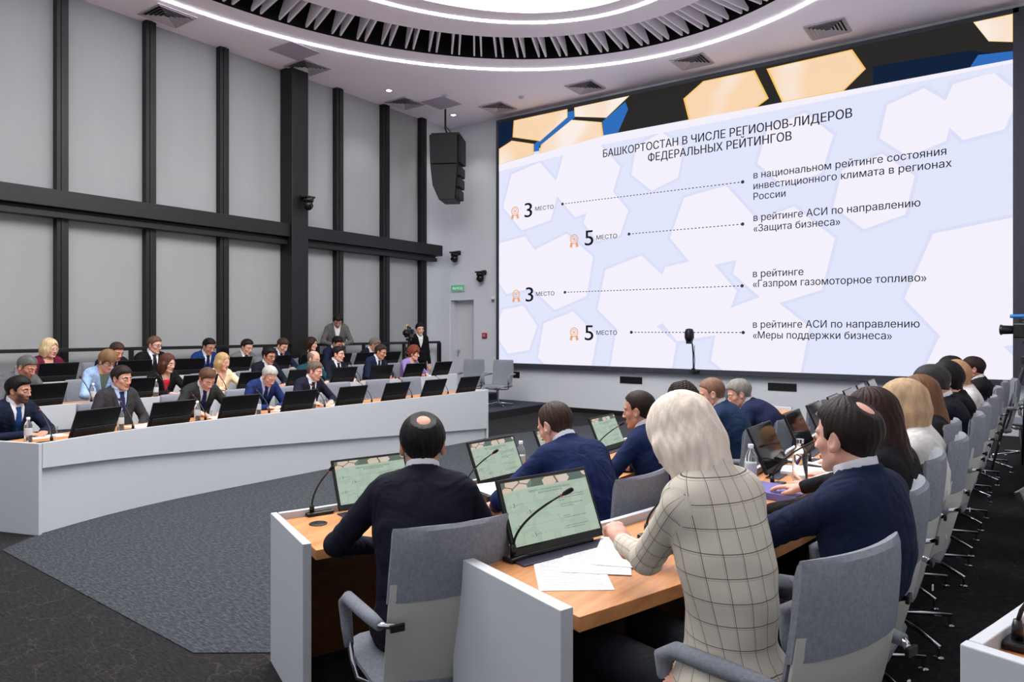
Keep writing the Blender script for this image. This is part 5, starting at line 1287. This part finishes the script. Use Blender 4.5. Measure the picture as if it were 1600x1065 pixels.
for x, y, z, a, d, n_ in ((-7.22, 2.74, zw1, 0, 'before the bearded person', 0), (-7.24, 3.62, zw1, 12, 'before the person in charcoal suit', 0), (-7.24, 4.50, zw1, -8, 'under the hands of the person looking down', 0), (-7.22, 5.34, zw1, 5, 'before the white-haired person', 0), (-7.22, 6.12, zw1, 10, 'under the pen of the writing person', 0),
                     (-8.66, 4.1, zw2, 0, 'before the person in light blue', 0), (-8.66, 4.85, zw2, 0, 'before the person in black and red', 0), (-8.6, 9.45, zw2, 15, 'before the red-haired person in lilac', 0), (-9.9, 5.3, zw3, 0, 'before the tall person with glasses', 0), (-9.9, 7.6, zw3, 0, 'before the person by the column', 0),
                     (-2.80, 2.72, zw1, 60, 'under the elbow of the broad-shouldered person in black', 0)):
    paper(x, y, z, a, 'white paper sheet ' + d, lines=n_)
paper(-1.24, 2.06, zw2 + .0005, 38, 'printed sheet nearest the desk corner before the plaid blazer', lines=18, w_=.24, l_=.34)
paper(-1.24, 2.24, zw2 + .0026, 28, 'printed sheet in the middle of the fanned papers', lines=18, w_=.24, l_=.34)
paper(-1.17, 2.36, zw2 + .0047, 22, 'printed sheet under the writing hands', lines=20, w_=.24, l_=.34)
def pen(x, y, z, deg, label, c):
    r = empty('pen', (x, y, z), rad(deg), label=label, cat='pen')
    MB().tube([(0, -.07, .005), (0, .055, .005), (0, .068, .005)], [.0045, .0045, .0015], 10).build('barrel', c, r, smooth=True)
    MB().box((.0, -.045, .0105), (.003, .035, .002)).build('clip', CHROME, r)
pen(-1.14, 2.47, zw2 + .008, -60, 'blue pen on the papers by the fingers of the plaid blazer', mat('pen_blue', (40, 50, 150), .3))
ph = empty('phone', (-1.05, 2.52, zw2 + .0045), rad(20), label='black phone lying by the papers of the person in plaid', cat='phone')
MB().box((0, 0, .005), (.075, .15, .009)).build('case', PLASTIC, ph, bevel=.003)
MB().box((0, 0, .0098), (.068, .142, .0006)).build('screen_glass', GLOSS, ph)
fo = empty('folder', (-2.52, 3.30, zw1), rad(65), label='thick black leather folder with a white sheet on the lower right desk', cat='folder')
MB().box((0, 0, .02), (.24, .32, .04)).build('cover', mat('black_leather', (16, 15, 16), .4), fo, bevel=.006)
paper(-2.52, 3.30, zw1 + .0412, 68, 'white sheet lying on the black leather folder', lines=0, w_=.2, l_=.28)
bk = empty('notebook', (-1.00, 3.62, zw2), rad(82), label='violet-blue hardback folder before the profile person in navy', cat='notebook')
MB().box((0, 0, .004), (.235, .32, .006)).box((0, 0, .032), (.235, .32, .006)).box((-.115, 0, .018), (.006, .32, .032)).build('cover', mat('violet_cover', (104, 98, 160), .45), bk, bevel=.002)
MB().box((.004, 0, .018), (.218, .31, .021)).build('page_block', mat('page_edges', (196, 172, 98), .7), bk)
nb = empty('notepad', (-1.02, 4.62, zw2), rad(70), label='open white notepad by the dark desk items of the long-haired person', cat='notepad')
MB().box((0, 0, .006), (.22, .30, .012)).build('cover', mat('navy_cover', (40, 46, 80), .5), nb, bevel=.002); MB().box((0, 0, .0135), (.205, .285, .003)).build('page', PAPER, nb)
nb = empty('document_stack', (-.98, 4.28, zw2), rad(100), label='stack of white papers before the person with very long dark hair', cat='papers')
MB().box((0, 0, .01), (.21, .297, .02)).build('sheet', PAPER, nb)
so = empty('desk_socket', (-2.86, 2.30, zw1), rad(25), label='round black cable socket set in the lower right desk', cat='socket')
MB().lathe([(0, .0), (.045, .0), (.045, .004), (.036, .006), (.034, .003), (0, .003)], n=28).build('ring', PLASTIC, so, smooth=True, auto=True); MB().box((0, 0, .004), (.04, .02, .003)).build('socket', CHROME, so)

# ---------------------------------------------------------------- video cameras on tripods
def tripod(x, y, z, hgt, rz, lb, ch, lbc, tip, tipn):
    r = empty('tripod', (x, y, z), rz, label=lb, cat='tripod')
    MB().tube([(0, 0, hgt * .45), (0, 0, hgt)], .018, 10).build('centre_column', BLACK, r)
    for k in range(3):
        a = k * 2.0944 + .4; c, s = math.cos(a), math.sin(a)
        MB().tube([(c * .05, s * .05, hgt * .80), (c * .27, s * .27, hgt * .4), (c * .42, s * .42, .012)], [.02, .017, .012], 8).build('leg', BLACK, r)
        MB().tube([(0, 0, hgt * .5), (c * .22, s * .22, hgt * .48)], .008, 6).build('brace', BLACK, r)
    MB().box((0, 0, hgt * .86), (.12, .12, .08)).box((0, 0, hgt + .0), (.10, .10, .05)).build('head', BLACK, r, bevel=.01)
    MB().tube([(0, -.04, hgt), (.06, -.28, hgt - .12)], .009, 8).build('pan_handle', BLACK, r)
    c = empty('video_camera', (x, y, z + hgt + .03), rz, label=lbc, cat='video camera')
    MB().box((0, -.02, .09), (.12, .30, .16)).build('camera_body', PLASTIC, c, bevel=.012)
    MB().tube([(0, .12, .10), (0, .24, .10), (0, .26, .10)], [.045, .05, .06], 16).build('lens', PLASTIC, c, smooth=True, )
    MB().tube([(0, -.12, .20), (0, .08, .22)], .014, 8).box((0, -.10, .19), (.03, .03, .05)).box((0, .07, .20), (.03, .03, .05)).build('handle', PLASTIC, c)
    MB().box((-.08, -.02, .12), (.03, .12, .08)).build('flip_screen', PLASTIC, c, bevel=.004); MB().tube([(.03, -.17, .15), (.03, -.24, .17)], .025, 12).build('viewfinder', PLASTIC, c)
    MB().tube([(.0, .04, .25), (.0, .17, .25)], .020, 12).build(tipn, mat(tipn + '_mat', tip, .6), c)
    return r
tripod(-9.72, 10.02, .15, 1.36, rad(-150), 'black tripod carrying the video camera by the window wall', 0, 'black video camera with amber top light beside the camera operator', (190, 150, 70), 'top_light')
tripod(.08, 9.5, .15, 1.42, rad(75), 'black tripod at the right picture edge before the screen', 0, 'black video camera with blue microphone at the right picture edge', (40, 120, 200), 'microphone')
print('SCRIPT', round(time.time() - T0, 1))
